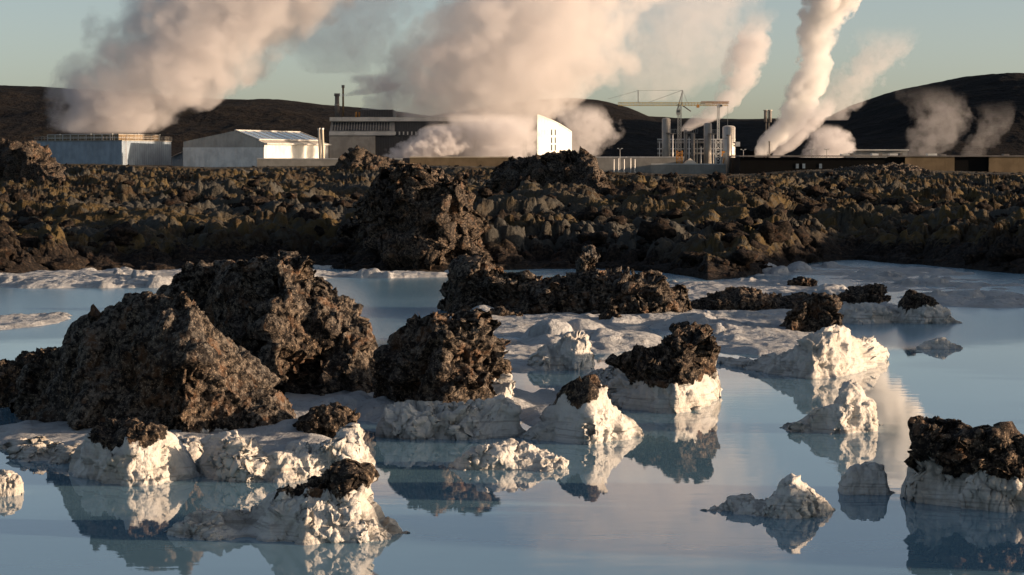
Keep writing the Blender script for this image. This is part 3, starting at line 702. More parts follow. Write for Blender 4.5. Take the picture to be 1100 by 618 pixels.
rock('lava_rock', 'pale sunlit lava boulder at the far shore below the big mossy outcrop', 'rock',
     [(620, 289), (624, 272), (630, 264), (637, 263), (641, 274), (643, 289)], 291, .6, None, seed=113, z0=.1, lich=.6, cell=.15)
# outcrops of the lava field
rock('lava_outcrop', 'big round clinker outcrop in front of the power station, left of centre', 'rock',
     [(372, 262), (384, 240), (392, 212), (402, 194), (416, 184), (434, 178), (454, 178), (472, 181), (486, 189), (496, 204), (502, 226), (514, 250), (530, 274)],
     [(372, 272), (450, 282), (530, 280)], 4.5, None, z0=.25, seed=127, p=2.8, q=1.9, amp=1.3, cell=.36, fine=1.0, fs=2.4, lich=.15, group=G2)
rock('lava_outcrop', 'broad lava outcrop in front of the bright white gable', 'rock',
     [(520, 208), (532, 186), (546, 174), (562, 169), (578, 166), (592, 164), (606, 161), (624, 162), (636, 169), (645, 184), (656, 202), (676, 214), (704, 226), (716, 236)],
     [(520, 226), (620, 234), (716, 240)], 9, None, z0=.5, seed=131, p=2.6, q=1.7, amp=.9, cell=.55, lich=.2, group=G2)
rock('lava_outcrop', 'small peaked lava outcrop in front of the pale wall of the main plant', 'rock',
     [(350, 190), (362, 172), (372, 164), (381, 157), (390, 162), (400, 166), (416, 169), (436, 174), (448, 190)], 200, 8, None, z0=.6, seed=137, p=2.2, q=1.5, amp=.9, cell=.6, lich=.15, group=G2)
rock('lava_outcrop', 'lava outcrop at the left edge below the cooling tower', 'rock',
     [(-30, 190), (-18, 158), (-4, 148), (8, 152), (18, 160), (28, 150), (38, 152), (46, 166), (60, 182), (74, 206)], [(-30, 218), (74, 222)], 5, None, z0=.5, seed=139, p=2.6, q=1.7, amp=1.0, cell=.45, group=G2)
rock('lava_outcrop', 'low wide lava mound in front of the black wall at right', 'rock',
     [(862, 196), (880, 187), (905, 180), (930, 177), (955, 175), (985, 178), (1005, 185), (1024, 196)], 200, 10, None, z0=.7, seed=149, p=2.2, q=1.4, amp=.8, cell=.6, lich=.3, group=G2)

# ------------------------------------------------------------------ the power station
GZ = -3.4
def P2(px, Y): return (wx(px, Y), Y)
def lerp2(a, b, t): return tuple(a[i] + (b[i]-a[i])*t for i in range(len(a)))

# cooling tower
def cooling_tower():
    C, Lf, Rt = P2(131, 690), P2(38, 722), P2(184, 732)
    B = (Lf[0] + Rt[0] - C[0], Lf[1] + Rt[1] - C[1])
    zt = wz(151.5, 690)
    t = thing('cooling_tower', 'long blue grey cooling tower with fan housings under the left steam cloud', 'cooling tower', (C[0], C[1], GZ))
    MB().plan([C, Rt, B, Lf], GZ, zt).build('wall', M['clad_blue'], t)
    cx, cy = (Rt[0] + Lf[0])/2, (Rt[1] + Lf[1])/2
    def sc(p, s): return (cx + (p[0]-cx)*s, cy + (p[1]-cy)*s)
    q = [sc(p, 1.012) for p in (C, Rt, B, Lf)]
    MB().plan(q, zt + .003, zt + .25).build('parapet', M['concrete'], t)
    h = wz(144.5, 690) - zt
    hp = [sc(p, .82) for p in (C, Rt, B, Lf)]
    ho = MB().plan(hp, zt + .25, zt + h).build('fan_housing', M['tan'], t)
    post = MB()
    for a, b, n in ((hp[0], hp[1], 5), (hp[0], hp[3], 9)):
        for k in range(n + 1):
            x, y = lerp2(a, b, k/n); post.bar((x, y - .2, zt + .25), (x, y - .2, zt + h + .15), .16)
        for zz in (zt + h + .1, zt + h*.55): post.bar((a[0], a[1] - .2, zz), (b[0], b[1] - .2, zz), .1)
    post.build('housing_frame', M['frame'], ho)
    rl = MB()
    for a, b, n in ((q[0], q[1], 14), (q[0], q[3], 24)):
        for k in range(n + 1):
            x, y = lerp2(a, b, k/n); rl.bar((x, y, zt + .25), (x, y, zt + 1.35), .06)
        for zz in (.8, 1.35): rl.bar((a[0], a[1], zt + zz), (b[0], b[1], zt + zz), .06)
    rl.build('railing', M['duct'], t)
    ld = MB(); lx, ly = lerp2(C, Rt, .06)
    for s in (-.35, .35): ld.bar((lx + s, ly - .35, GZ), (lx + s, ly - .35, zt + 1.4), .07)
    for k in range(16): ld.bar((lx - .35, ly - .35, GZ + .5 + k*.5), (lx + .35, ly - .35, GZ + .5 + k*.5), .05)
    ld.build('ladder', M['red'], t)
    for k, (a, b, tt) in enumerate(((C, Lf, .1), (C, Lf, .35), (C, Lf, .72), (C, Rt, .35), (C, Rt, .8))):
        x, y = lerp2(sc(a, .97), sc(b, .97), tt)
        MB().bar((x, y, zt + .25), (x, y, zt + 1.9), .05).dome(x, y, zt + 1.9, .22, .3, 8, 3).build('lamp', M['white'], t)
cooling_tower()

def hall():
    P0, P1, P2_ = P2(197, 700), P2(284, 690), P2(353, 745)
    dv = (P2_[0] - P1[0], P2_[1] - P1[1], 0)
    rp = lerp2(P0, P1, .63)
    eL, eR, rz = wz(152.5, 700), wz(153.5, 690), wz(140.8, 694)
    t = thing('turbine_hall', 'pale gabled hall with a glazed roof strip and a sun-blazing side wall', 'hall', (P1[0], P1[1], GZ))
    MB().extrude([(P0[0], P0[1], GZ), (P1[0], P1[1], GZ), (P1[0], P1[1], eR), (rp[0], rp[1], rz), (P0[0], P0[1], eL)], dv).build('wall', M['clad_pale'], t)
    # lower ribbed cladding of the gable stands proud
    e = np.array((P1[0] - P0[0], P1[1] - P0[1])); nrm = np.array((e[1], -e[0])); nrm /= np.linalg.norm(nrm)
    z1 = wz(158.5, 695)
    def off(p, d): return (p[0] + nrm[0]*d, p[1] + nrm[1]*d)
    MB().plan([off(P0, .25), off(P1, .25), off(P1, .01), off(P0, .01)], GZ, z1).build('gable_cladding', M['clad_white'], t, label='ribbed lower band of the gable')
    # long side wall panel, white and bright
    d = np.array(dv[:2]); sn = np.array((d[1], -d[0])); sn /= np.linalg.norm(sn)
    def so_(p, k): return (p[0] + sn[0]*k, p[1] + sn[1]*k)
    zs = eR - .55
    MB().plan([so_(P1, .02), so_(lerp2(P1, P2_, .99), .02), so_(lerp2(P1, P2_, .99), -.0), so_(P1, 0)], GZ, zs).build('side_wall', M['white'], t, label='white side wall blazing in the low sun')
    MB().plan([so_(P1, .9), so_(P2_, .9), so_(P2_, .03), so_(P1, .03)], zs + .02, zs + .5).build('eave', M['frame'], t)
    # roof glazing
    a = np.array((rp[0], rp[1], rz)); b = np.array((P1[0], P1[1], eR)); D = np.array(dv)
    nr = np.cross(b - a, D); nr = nr/np.linalg.norm(nr); nr = nr if nr[2] > 0 else -nr
    def rpnt(u, v, k): return a + (b - a)*u + D*v + nr*k
    g = MB().add([rpnt(.04, .01, .1), rpnt(.04, .97, .1), rpnt(.8, .97, .1), rpnt(.8, .01, .1)] + [rpnt(.04, .01, .3), rpnt(.04, .97, .3), rpnt(.8, .97, .3), rpnt(.8, .01, .3)],
                 [(0, 1, 2, 3), (4, 5, 6, 7), (0, 1, 5, 4), (1, 2, 6, 5), (2, 3, 7, 6), (3, 0, 4, 7)]).build('roof_glazing', M['roofglass'], t)
    fr = MB()
    for u in (.03, .81): fr.bar(rpnt(u, .0, .3), rpnt(u, .98, .3), .28)
    for k in range(9): fr.bar(rpnt(.04, .97*k/8 + .005, .34), rpnt(.8, .97*k/8 + .005, .34), .22 if k in (0, 8) else .1)
    fr.build('glazing_frame', M['frame'], g)
hall()
t = thing('lean_to_shed', 'small blue grey shed with a sloping roof between the tower and the hall', 'shed', (wx(192, 712), 712, GZ))
MB().extrude([(wx(184.5, 712), 712, GZ), (wx(197.5, 712), 712, GZ), (wx(197.5, 712), 712, wz(163, 712)), (wx(184.5, 712), 712, wz(169, 712))], (0, 9, 0)).build('wall', M['clad_blue'], t)
MB().extrude([(wx(184, 711), 711, wz(169, 711)), (wx(198, 711), 711, wz(162.8, 711)), (wx(198, 711), 711, wz(162, 711)), (wx(184, 711), 711, wz(168.2, 711))], (0, 11, 0)).build('roof', M['clad_grey'], t)

for i, (px, lean, lb) in enumerate(((343.5, .5, 'thin pale duct pipe, left of the pair leaning on the hall'), (346.8, .9, 'thin pale duct pipe, right of the pair by the hall end'))):
    t = thing('vent_pipe', lb, 'pipe', (wx(px + 1, 684), 684, GZ), 'leaning duct pipes')
    a, b = (wx(px + 1.2, 684), 684, GZ), (wx(px - .5, 684), 684, wz(139.5, 684))
    MB().bar(a, b, .38, 10).build('pipe', M['canvas'], t, smooth=True)
    MB().bar((b[0], b[1], b[2] + .003), (b[0] - .03, b[1], b[2] + .45), .5, 10).build('pipe_cap', M['frame'], t)

def main_plant():
    Y = 775
    def X(p): return wx(p, Y)
    def Z(p): return wz(p, Y)
    t = thing('power_station', 'main power station block, dark walls, louvred window band and pale end bay', 'power station', (X(354), Y, GZ))
    MB().extrude([(X(353.8), Y, GZ), (X(403), Y, GZ), (X(403), Y, Z(144.5)), (X(353.8), Y, Z(144.5))], (0, 40, 0)).build('end_bay', M['pale_panel'], t, label='pale lower wall of the end bay')
    MB().box(X(403) + .003, X(520), Y + 1, Y + 45, GZ, Z(146)).build('wall', M['clad_dark'], t)
    MB().add([(X(353.6), Y - .4, Z(145.5)), (X(424), Y - .4, Z(145.5)), (X(424), Y - .4, Z(141.3)), (X(353.8), Y - .4, Z(141.3)), (X(353.6), Y + 42, Z(145.5)), (X(424), Y + 42, Z(145.5)), (X(424), Y + 42, Z(141.3)), (X(353.8), Y + 42, Z(141.3))],
             [(0, 1, 2, 3), (4, 5, 6, 7), (0, 1, 5, 4), (1, 2, 6, 5), (2, 3, 7, 6), (3, 0, 4, 7)]).build('fascia', M['frame'], t)
    MB().extrude([(X(354.2), Y, Z(141.2)), (X(424), Y, Z(141.2)), (X(424), Y + 1.2, Z(130.5)), (X(355.8), Y + 1.2, Z(130.5))], (0, 38, 0)).build('upper_wall', M['clad_grey'], t)
    wn = MB().extrude([(X(356.5), Y - .12, Z(140.4)), (X(419), Y - .12, Z(140.4)), (X(419), Y + .98, Z(131.4)), (X(357.2), Y + .98, Z(131.4))], (0, .1, 0)).build('window_band', M['glass'], t)
    fr = MB()
    for k in range(22):
        f = k/21; fr.bar((X(356.7 + 62*f), Y - .2, Z(140.4)), (X(357.4 + 61.5*f), Y + .9, Z(131.4)), .16)
    fr.build('mullions', M['grey'], wn)
    MB().box(X(354.4), X(520), Y - .5, Y + 44, Z(130.4), Z(126)).build('roof', M['frame'], t)
    MB().box(X(424) + .004, X(520), Y + .6, Y + 40, Z(145.8), Z(130.6)).build('upper_wall', M['clad_dark'], t)
    for k in range(10): MB().box(X(424 + k*4.4), X(425.4 + k*4.4), Y + .35, Y + .58, Z(145), Z(141.5)).build('vent', M['frame'], t)
    MB().box(X(386), X(421), Y + 6, Y + 30, Z(125.9), Z(117.5)).build('roof_plant', M['clad_dark'], t, label='dark plant room on the roof')
    for px in (381, 384.6): MB().cyl(X(px), Y + 8, Z(125.9), Z(120), .34, 12).build('vent_stub', M['orange'], t, smooth=True)
    # right wing seen through the steam, with columns
    MB().box(X(520) + .004, X(566), Y + 3, Y + 42, GZ, Z(133)).build('wing', M['clad_grey'], t)
    wf = MB()
    for px in (476, 494, 511): wf.box(X(px), X(px + 1.8), Y + .2, Y + .55, GZ, Z(131.5))
    for py in (133.5, 150): wf.box(X(470), X(512), Y + .1, Y + .195, Z(py + 1), Z(py))
    wf.build('wall_frame', M['concrete'], t)
    MB().box(X(478.3), X(493.5), Y + .62, Y + .95, Z(149), Z(134.5)).build('window', M['glass'], t)
    MB().box(X(527), X(535), Y + 2.7, Y + 2.98, Z(140), Z(134)).build('window', M['glass'], t)
main_plant()
def stack(px, py0, py1, wpx, label, mat, Y=784, flare=1.25):
    x = wx(px, Y); r = wpx*.5*Y/F
    t = thing('chimney', label, 'chimney', (x, Y, wz(py0, Y)), 'chimneys of the main block')
    z0, z1 = wz(py0, Y), wz(py1, Y)
    MB().cyl(x, Y, z0, z1 - .9, r, 20, r*.93).build('shaft', mat, t, smooth=True)
    MB().cyl(x, Y, z1 - .897, z1, r*flare, 20).build('rim', M['stack'], t, smooth=True)
    if wpx > 3: MB().cyl(x, Y, (z0+z1)/2, (z0+z1)/2 + .4, r*1.15, 20).build('band', M['duct'], t)
stack(362.3, 126, 100.5, 5, 'thick grey chimney on the main block roof', M['stack'])
stack(368.8, 126, 91.5, 2.2, 'thin orange lit chimney, taller one beside the thick grey one', M['tan'], 782, 1.5)

def gable():
    Y = 792
    A, B = P2(577.3, Y), P2(614, Y + 11)
    zb = GZ
    prof = [(0, 124.5), (.10, 125.5), (.25, 127.5), (.45, 130.5), (.65, 134), (.82, 138), (1, 142.5)]
    t = thing('white_gable_building', 'brilliant white building with a curved sloping roof and three pairs of slit windows', 'building', (A[0], A[1], zb))
    poly = [(A[0], A[1], zb), (B[0], B[1], zb)] + [(*lerp2(A, B, f), wz(py, Y + 11*f)) for f, py in reversed(prof)]
    MB().extrude(poly, (.35, 10, 0)).build('wall', M['clad_white'], t)
    rp = [(*lerp2(A, B, f), wz(py, Y + 11*f) + .02) for f, py in prof]; rp2 = [(x + .0, y, z + .35) for x, y, z in rp]
    rf = MB()
    for i in range(len(rp) - 1):
        rf.extrude([(rp[i][0], rp[i][1] - .3, rp[i][2]), (rp[i+1][0], rp[i+1][1] - .3, rp[i+1][2]), (rp2[i+1][0], rp2[i+1][1] - .3, rp2[i+1][2]), (rp2[i][0], rp2[i][1] - .3, rp2[i][2])], (.36, 10.6, 0))
    rf.build('roof', M['white'], t)
    for px in (592.2, 596.0):
        for py in (142, 150.5, 158.5):
            f = (px - 577.3)/36.7; x, y = lerp2(A, B, f)
            wv = MB().box(x - .3, x + .3, y - .12, y - .02, wz(py + 3, Y), wz(py - 3, Y)).build('window', M['glass'], t)
            MB().box(x - .38, x + .38, y - .16, y - .02, wz(py + 3, Y) - .12, wz(py + 3, Y) - .003).build('sill', M['concrete'], wv)
gable()

# low walls, sheds
def wall(px0, px1, py, Y, label, mat, name='site_wall', cat='wall', th=.5, cope=True, group=None):
    t = thing(name, label, cat, (wx((px0+px1)/2, Y), Y, GZ), group)
    MB().box(wx(px0, Y), wx(px1, Y), Y, Y + th, GZ, wz(py, Y)).build('wall', mat, t)
    if cope: MB().box(wx(px0, Y) - .1, wx(px1, Y) + .1, Y - .12, Y + th + .12, wz(py, Y) + .003, wz(py, Y) + .28).build('coping', M['canvas'] if mat is M['tan'] else M['frame'], t)
    return t
wall(440, 552, 169.4, 640, 'tan low wall with a sunlit top below the main steam cloud', M['tan'], th=4)
wall(276, 432, 171.3, 650, 'thin grey low wall running in front of the hall and pale bay', M['concrete'])
wall(638, 735, 169.5, 672, 'pale grey low building wall left of the steel tanks', M['concrete'], 'low_building', 'building', 10)
wall(700, 780, 177, 655, 'lower grey wall at the foot of the cranes', M['concrete'])
def mound():
    rock('gravel_mound', 'dark gravel mound at the foot of the bright low steam', 'mound',
         [(418, 178), (432, 169), (446, 164.5), (458, 163.5), (468, 167), (482, 178)], 182, 10, None, z0=GZ, seed=171, p=2, q=1.3, amp=.25, cell=1.2)
mound()
# black building on the right
def black_building():
    Y = 640
    def X(p): return wx(p, Y)
    def Z(p): return wz(p, Y)
    t = thing('black_building', 'long low black building with tan end sections behind the lava at right', 'building', (X(795), Y, GZ))
    MB().box(X(795), X(972), Y, Y + 30, GZ, Z(169.6)).build('wall', M['black'], t)
    MB().box(X(972) + .003, X(1025), Y - .6, Y + 30, GZ, Z(168.6)).build('tan_wall', M['tan'], t)
    MB().box(X(1025) + .003, X(1062), Y, Y + 30, GZ, Z(169)).build('wall', M['black'], t)
    MB().box(X(1062) + .003, X(1150), Y - .6, Y + 30, GZ, Z(168.6)).build('tan_wall', M['tan'], t)
    MB().box(X(794), X(1151), Y - .9, Y + 31, Z(168.5) + .02, Z(167.2)).build('roof', M['stack'], t)
    rs = random.Random(4)
    for px, w_, h_ in ((905, 10, 1.8), (914, 4, 2.4), (938, 7, 2.2), (945, 4, 3), (957, 9, 2), (968, 3, 3), (998, 10, 2), (1012, 6, 1.5), (1080, 6, 1.6)):
        MB().box(X(px), X(px + w_), Y + 2, Y + 5, Z(167.2) + .003, Z(167.2 - h_)).build('roof_light', M['white'] if w_ > 6 else M['stack'], t)
    for px in (855, 862, 880): MB().box(X(px), X(px + 3), Y - .1, Y - .003, Z(181), Z(176)).build('window', M['roofglass'], t)
    d = MB().box(X(960), X(970), Y - 2, Y - .95, GZ, Z(176.6)).build('entrance', M['canvas'], t, label='small sunlit cream entrance')
black_building()
t = thing('grey_shed', 'pale grey flat shed roof seen just above the black building', 'shed', (wx(946, 720), 720, GZ))
MB().box(wx(918, 720), wx(975, 720), 720, 740, GZ, wz(162, 720)).build('wall', M['grey'], t)
MB().box(wx(917, 720), wx(976, 720), 719, 741, wz(162, 720) + .003, wz(160.6, 720)).build('roof', M['frame'], t)

# vessels
def vessel(px0, px1, pyt, label, Y, mat, platform=None, name='steel_tank', cat='tank'):
    x = wx((px0+px1)/2, Y); r = (px1-px0)*.5*Y/F; zt = wz(pyt, Y)
    t = thing(name, label, cat, (x, Y, GZ), 'steel separator vessels')
    MB().cyl(x, Y, GZ, zt - r*.35, r, 32).build('shell', mat, t, smooth=True)
    MB().dome(x, Y, zt - r*.35 + .003, r, r*.35, 32).build('dome', mat, t, smooth=True)
    for f in (.25, .5, .75): z = GZ + (zt - GZ)*f; MB().cyl(x, Y, z, z + .18, r*1.02, 32).build('band', M['duct'], t, smooth=True)
    ld = MB()
    for s in (-.25, .25): ld.bar((x + r*.5 + s, Y - r*.95 - .2, GZ), (x + r*.5 + s, Y - r*.95 - .2, zt - .3), .06)
    for k in range(int((zt - GZ)/.6)): ld.bar((x + r*.5 - .25, Y - r*.95 - .2, GZ + .4 + k*.6), (x + r*.5 + .25, Y - r*.95 - .2, GZ + .4 + k*.6), .04)
    ld.build('ladder', M['grey'], t)
    if platform:
        a, b, py = platform; z = wz(py, Y)
        MB().box(wx(a, Y), wx(b, Y), Y - r - 1.2, Y - r*.4, z - .15, z + .1).build('platform', M['stack'], t)
        rl = MB()
        for k in range(7): xx = wx(a + (b-a)*k/6, Y); rl.bar((xx, Y - r - 1.2, z + .1), (xx, Y - r - 1.2, z + 1.2), .05)
        rl.bar((wx(a, Y), Y - r - 1.2, z + 1.2), (wx(b, Y), Y - r - 1.2, z + 1.2), .06)
        rl.build('railing', M['grey'], t)
    return t
vessel(711, 720, 126.8, 'tall grey steel vessel, leftmost of the row behind the crane', 700, M['duct'], (715, 726, 143.5))
vessel(734.5, 738, 139.5, 'slim steel vessel right behind the crane mast', 702, M['duct'], (735, 749, 143))
vessel(742, 746.5, 143.5, 'short slim vessel carrying the end of the wide platform', 698, M['stack'])
vessel(756, 764.5, 131.8, 'steel vessel between the two cranes, narrower than the bright tank', 700, M['duct'], (760, 769, 144))
vessel(776, 789.8, 134.8, 'largest shiny steel tank at the right of the row, glowing on its right side', 690, M['steel'])
def pipe(px, py0, py1, wpx, Y, label, mat, group='standing pipes among the vessels'):
    x = wx(px, Y); r = wpx*.5*Y/F
    t = thing('standing_pipe', label, 'pipe', (x, Y, GZ), group)
    MB().cyl(x, Y, GZ, wz(py1, Y), r, 12).build('pipe', mat, t, smooth=True)
    MB().cyl(x, Y, wz(py1, Y) + .003, wz(py1, Y) + .3, r*1.5, 12).build('flange', M['stack'], t)
pipe(722.5, 180, 145, 1.6, 694, 'thin pale pipe under the platform of the leftmost vessel', M['frame'])
pipe(766.2, 180, 145, 1.6, 694, 'thin pale pipe just left of the right crane mast', M['frame'])
pipe(783, 186, 146, 4, 664, 'brown pipe standing in front of the largest shiny tank', M['duct'])
for a in ((708.5, 180, 152, 1.0, 704, 'thin pipe just left of the leftmost vessel', M['frame']), (725.8, 180, 150, 1.3, 698, 'second thin pipe between the leftmost vessel and the crane mast', M['duct']),
          (740.2, 180, 148, 1.2, 692, 'thin pipe between the two slim vessels', M['frame']), (749, 180, 150, 1.4, 700, 'pale pipe at the right end of the wide platform', M['canvas']),
          (753, 180, 158, 1.2, 696, 'short pipe left of the vessel between the cranes', M['frame']), (769, 180, 155, 1.1, 690, 'short thin pipe right beside the pale crane mast', M['duct'])):
    pipe(*a)
def pipe_rack():
    Y = 706; t = thing('pipe_rack', 'horizontal pipe run on legs linking the steel vessels', 'pipe rack', (wx(740, Y), Y, GZ))
    for py, r in ((150, .22), (153, .3), (160, .18), (165, .3)):
        MB().bar((wx(706, Y), Y, wz(py, Y)), (wx(790, Y), Y, wz(py, Y)), r, 8).build('pipe', M['duct'] if py % 2 else M['frame'], t, smooth=True)
    for px in (707, 729, 752, 770, 789):
        MB().bar((wx(px, Y), Y + .6, GZ), (wx(px, Y), Y + .6, wz(149, Y)), .16).build('leg', M['stack'], t)
pipe_rack()
def side_box():
    Y = 684; t = thing('valve_box', 'pale valve box on brackets at the right side of the shiny tank', 'valve box', (wx(793, Y), Y, wz(157, Y)))
    MB().box(wx(790, Y), wx(795, Y), Y, Y + 1.5, wz(157.5, Y), wz(152.5, Y)).build('box', M['frame'], t)
    MB().bar((wx(788, Y), Y + 1, wz(153, Y)), (wx(790.5, Y), Y + 1, wz(154, Y)), .25).bar((wx(788, Y), Y + 1, wz(157, Y)), (wx(790.5, Y), Y + 1, wz(156.5, Y)), .25).build('bracket', M['stack'], t)
side_box()
def tent():
    Y = 664; t = thing('canvas_tent', 'cream pyramid roofed tent below the platform by the cranes', 'tent', (wx(742, Y), Y, GZ))
    x0, x1, xm = wx(733, Y), wx(751.5, Y), wx(742, Y); d = 5
    z0, z1 = wz(177.5, Y), wz(169.8, Y)
    MB().add([(x0, Y, z0), (x1, Y, z0), (x1, Y + d, z0), (x0, Y + d, z0), (xm, Y + d/2, z1)], [(0, 1, 4), (1, 2, 4), (2, 3, 4), (3, 0, 4), (3, 2, 1, 0)]).build('canopy', M['canvas'], t)
    MB().box(x0 + .2, x1 - .2, Y + .2, Y + d - .2, GZ, z0 - .003).build('wall', M['concrete'], t)
tent()

def crane(mpx, Y, label, top, jib, ap, mat_low, wtop, low_top, mat_mast, extra):
    x = wx(mpx, Y)
    t = thing('tower_crane', label, 'crane', (x, Y, GZ), 'tower cranes over the plant')
    def pt(px, py): return (wx(px, Y), Y, wz(py, Y))
    MB().lattice((x, Y, GZ), (x, Y, wz(low_top, Y)), 1.5, 7, .17).build('lower_mast', mat_low, t)
    MB().lattice((x, Y, wz(low_top, Y) + .003), (x, Y, wz(top, Y)), wtop, 16, .10).build('mast', mat_mast, t)
    (ja, jb, jy) = jib
    MB().lattice(pt(ja, jy), pt(jb, jy), .85 if extra else .5, int((jb - ja)/3.2), .085).build('jib', M['yellow'] if extra else M['red'], t)
    if extra:
        MB().bar(pt(mpx - 3, 121), pt(*ap), .28, 4, .12).bar(pt(mpx + 2, 113), pt(*ap), .16, 4, .1).build('tower_head', M['grey'], t)
        ties = MB().bar(pt(*ap), pt(697, 110), .07).bar(pt(685.3, 97.5), pt(653, 106.5), .05).bar(pt(685.3, 97.5), pt(*ap), .05).bar(pt(*ap), pt(738, 110), .06)
        ties.build('tie_rope', M['grey'], t)
        MB().bar(pt(685.3, 110.5), pt(685.3, 97), .16).build('jib_post', M['grey'], t)
        MB().bar(pt(733, 113.5), pt(742, 119.8), .2).build('counter_arm', M['stack'], t)
        cb = MB().box(wx(mpx - 3.2, Y), wx(mpx + .5, Y), Y - .9, Y + .9, wz(123.5, Y), wz(117.5, Y)).build('cab', M['grey'], t)
        MB().box(wx(mpx - 3, Y), wx(mpx + .2, Y), Y - .98, Y - .903, wz(121, Y), wz(118.5, Y)).build('window', M['glass'], cb)
        MB().box(wx(748, Y), wx(751, Y), Y - .5, Y + .5, wz(115.8, Y), wz(112.5, Y)).build('trolley', M['orange'], t)
    else:
        MB().box(wx(757, Y), wx(764, Y), Y - .7, Y + .7, wz(113, Y), wz(110.8, Y)).build('counterweight', M['canvas'], t)
        MB().bar(pt(781.5, 111.5), pt(781.5, 136), .05).build('hoist_rope', M['grey'], t)
        MB().bar(pt(771, 109), pt(758, 110), .06).build('tie_rope', M['grey'], t)
        cb = MB().box(wx(772.5, Y), wx(775.5, Y), Y - .8, Y + .6, wz(115.5, Y), wz(112.2, Y)).build('cab', M['white'], t)
        MB().box(wx(773, Y), wx(775.3, Y), Y - .87, Y - .803, wz(114.5, Y), wz(112.8, Y)).build('window', M['glass'], cb)
    MB().box(x - 1.4, x + 1.4, Y - 1.4, Y + 1.4, GZ, GZ + .8).build('base', M['concrete'], t)
crane(729.8, 668, 'tower crane with a long reddish jib and leaning grey head', 112.5, (664, 782, 112), (733, 97), M['orange'], .9, 162, M['grey'], True)
crane(771.5, 660, 'pale single mast crane at the right end of the long jib', 111.5, (753, 783, 110.2), None, M['white'], .55, 150, M['white'], False)
t = thing('orange_lift', 'orange scissor lift at the foot of the pale right crane', 'lift', (wx(776, 661), 661, GZ))
MB().bar((wx(774, 661), 661, GZ), (wx(778, 661), 661, wz(170, 661)), .2).bar((wx(778, 661), 661, GZ), (wx(774, 661), 661, wz(170, 661)), .2).bar((wx(774, 661), 661, wz(170, 661)), (wx(777, 661), 661, wz(164, 661)), .2).build('scissor_arms', M['orange'], t)
MB().box(wx(774, 661), wx(778.5, 661), 660.4, 661.6, wz(164.5, 661), wz(162.5, 661)).build('basket', M['orange'], t)

def lamp_post(px, pyt, Y, label):
    x = wx(px, Y); zt = wz(pyt, Y)
    t = thing('lamp_post', label, 'lamp post', (x, Y, GZ), 'lamp posts round the plant')
    MB().cyl(x, Y, GZ, zt, .1, 8, .07).build('pole', M['grey'], t)
    MB().bar((x - .55, Y, zt + .05), (x + .55, Y, zt + .05), .08).build('arm', M['grey'], t)
    for s in (-.55, .55): MB().box(x + s - .22, x + s + .22, Y - .2, Y + .2, zt + .14, zt + .3).build('lamp_head', M['white'], t)
for a in ((666, 160.5, 655, 'double headed lamp post in front of the low grey building'), (798.5, 161.5, 650, 'double headed lamp post just right of the shiny tank'),
          (872, 160.6, 652, 'double headed lamp post above the black roof, left one'), (888, 161, 652, 'double headed lamp post above the black roof, right one')):
    lamp_post(*a)
for i, px in enumerate((659.5, 664.5, 670.5, 677.5, 682)):
    x = wx(px, 648); t = thing('fence_post', 'pale thin post in the short row before the low grey building', 'post', (x, 648, GZ), 'thin posts before the low grey building')
    MB().cyl(x, 648, GZ, wz(172 - (i % 2), 648), .11, 8).build('post', M['frame'], t); MB().cyl(x, 648, wz(172 - (i % 2), 648) + .003, wz(172 - (i % 2), 648) + .2, .16, 8).build('post_cap', M['white'], t)
def twin():
    Y = 740; t = thing('twin_vent_stack', 'pair of dark vent stacks joined on one frame beside the bright steam column', 'vent stack', (wx(824.5, Y), Y, GZ))
    for px in (822.3, 826.8):
        MB().cyl(wx(px, Y), Y, wz(131.5, Y), wz(119, Y), .55, 14).build('stack', M['stack'], t, smooth=True)
        MB().cyl(wx(px, Y), Y, wz(119, Y) + .003, wz(118.2, Y), .75, 14).build('rim', M['duct'], t)
    MB().bar((wx(823, Y), Y + .2, GZ), (wx(823, Y), Y + .2, wz(131.6, Y)), .25).bar((wx(826, Y), Y + .2, GZ), (wx(826, Y), Y + .2, wz(131.6, Y)), .25).build('support_frame', M['stack'], t)
twin()
pipe(826.5, 180, 153, 1.6, 690, 'short dark pipe in the foot of the bright steam column', M['stack'], 'vents by the steam column')

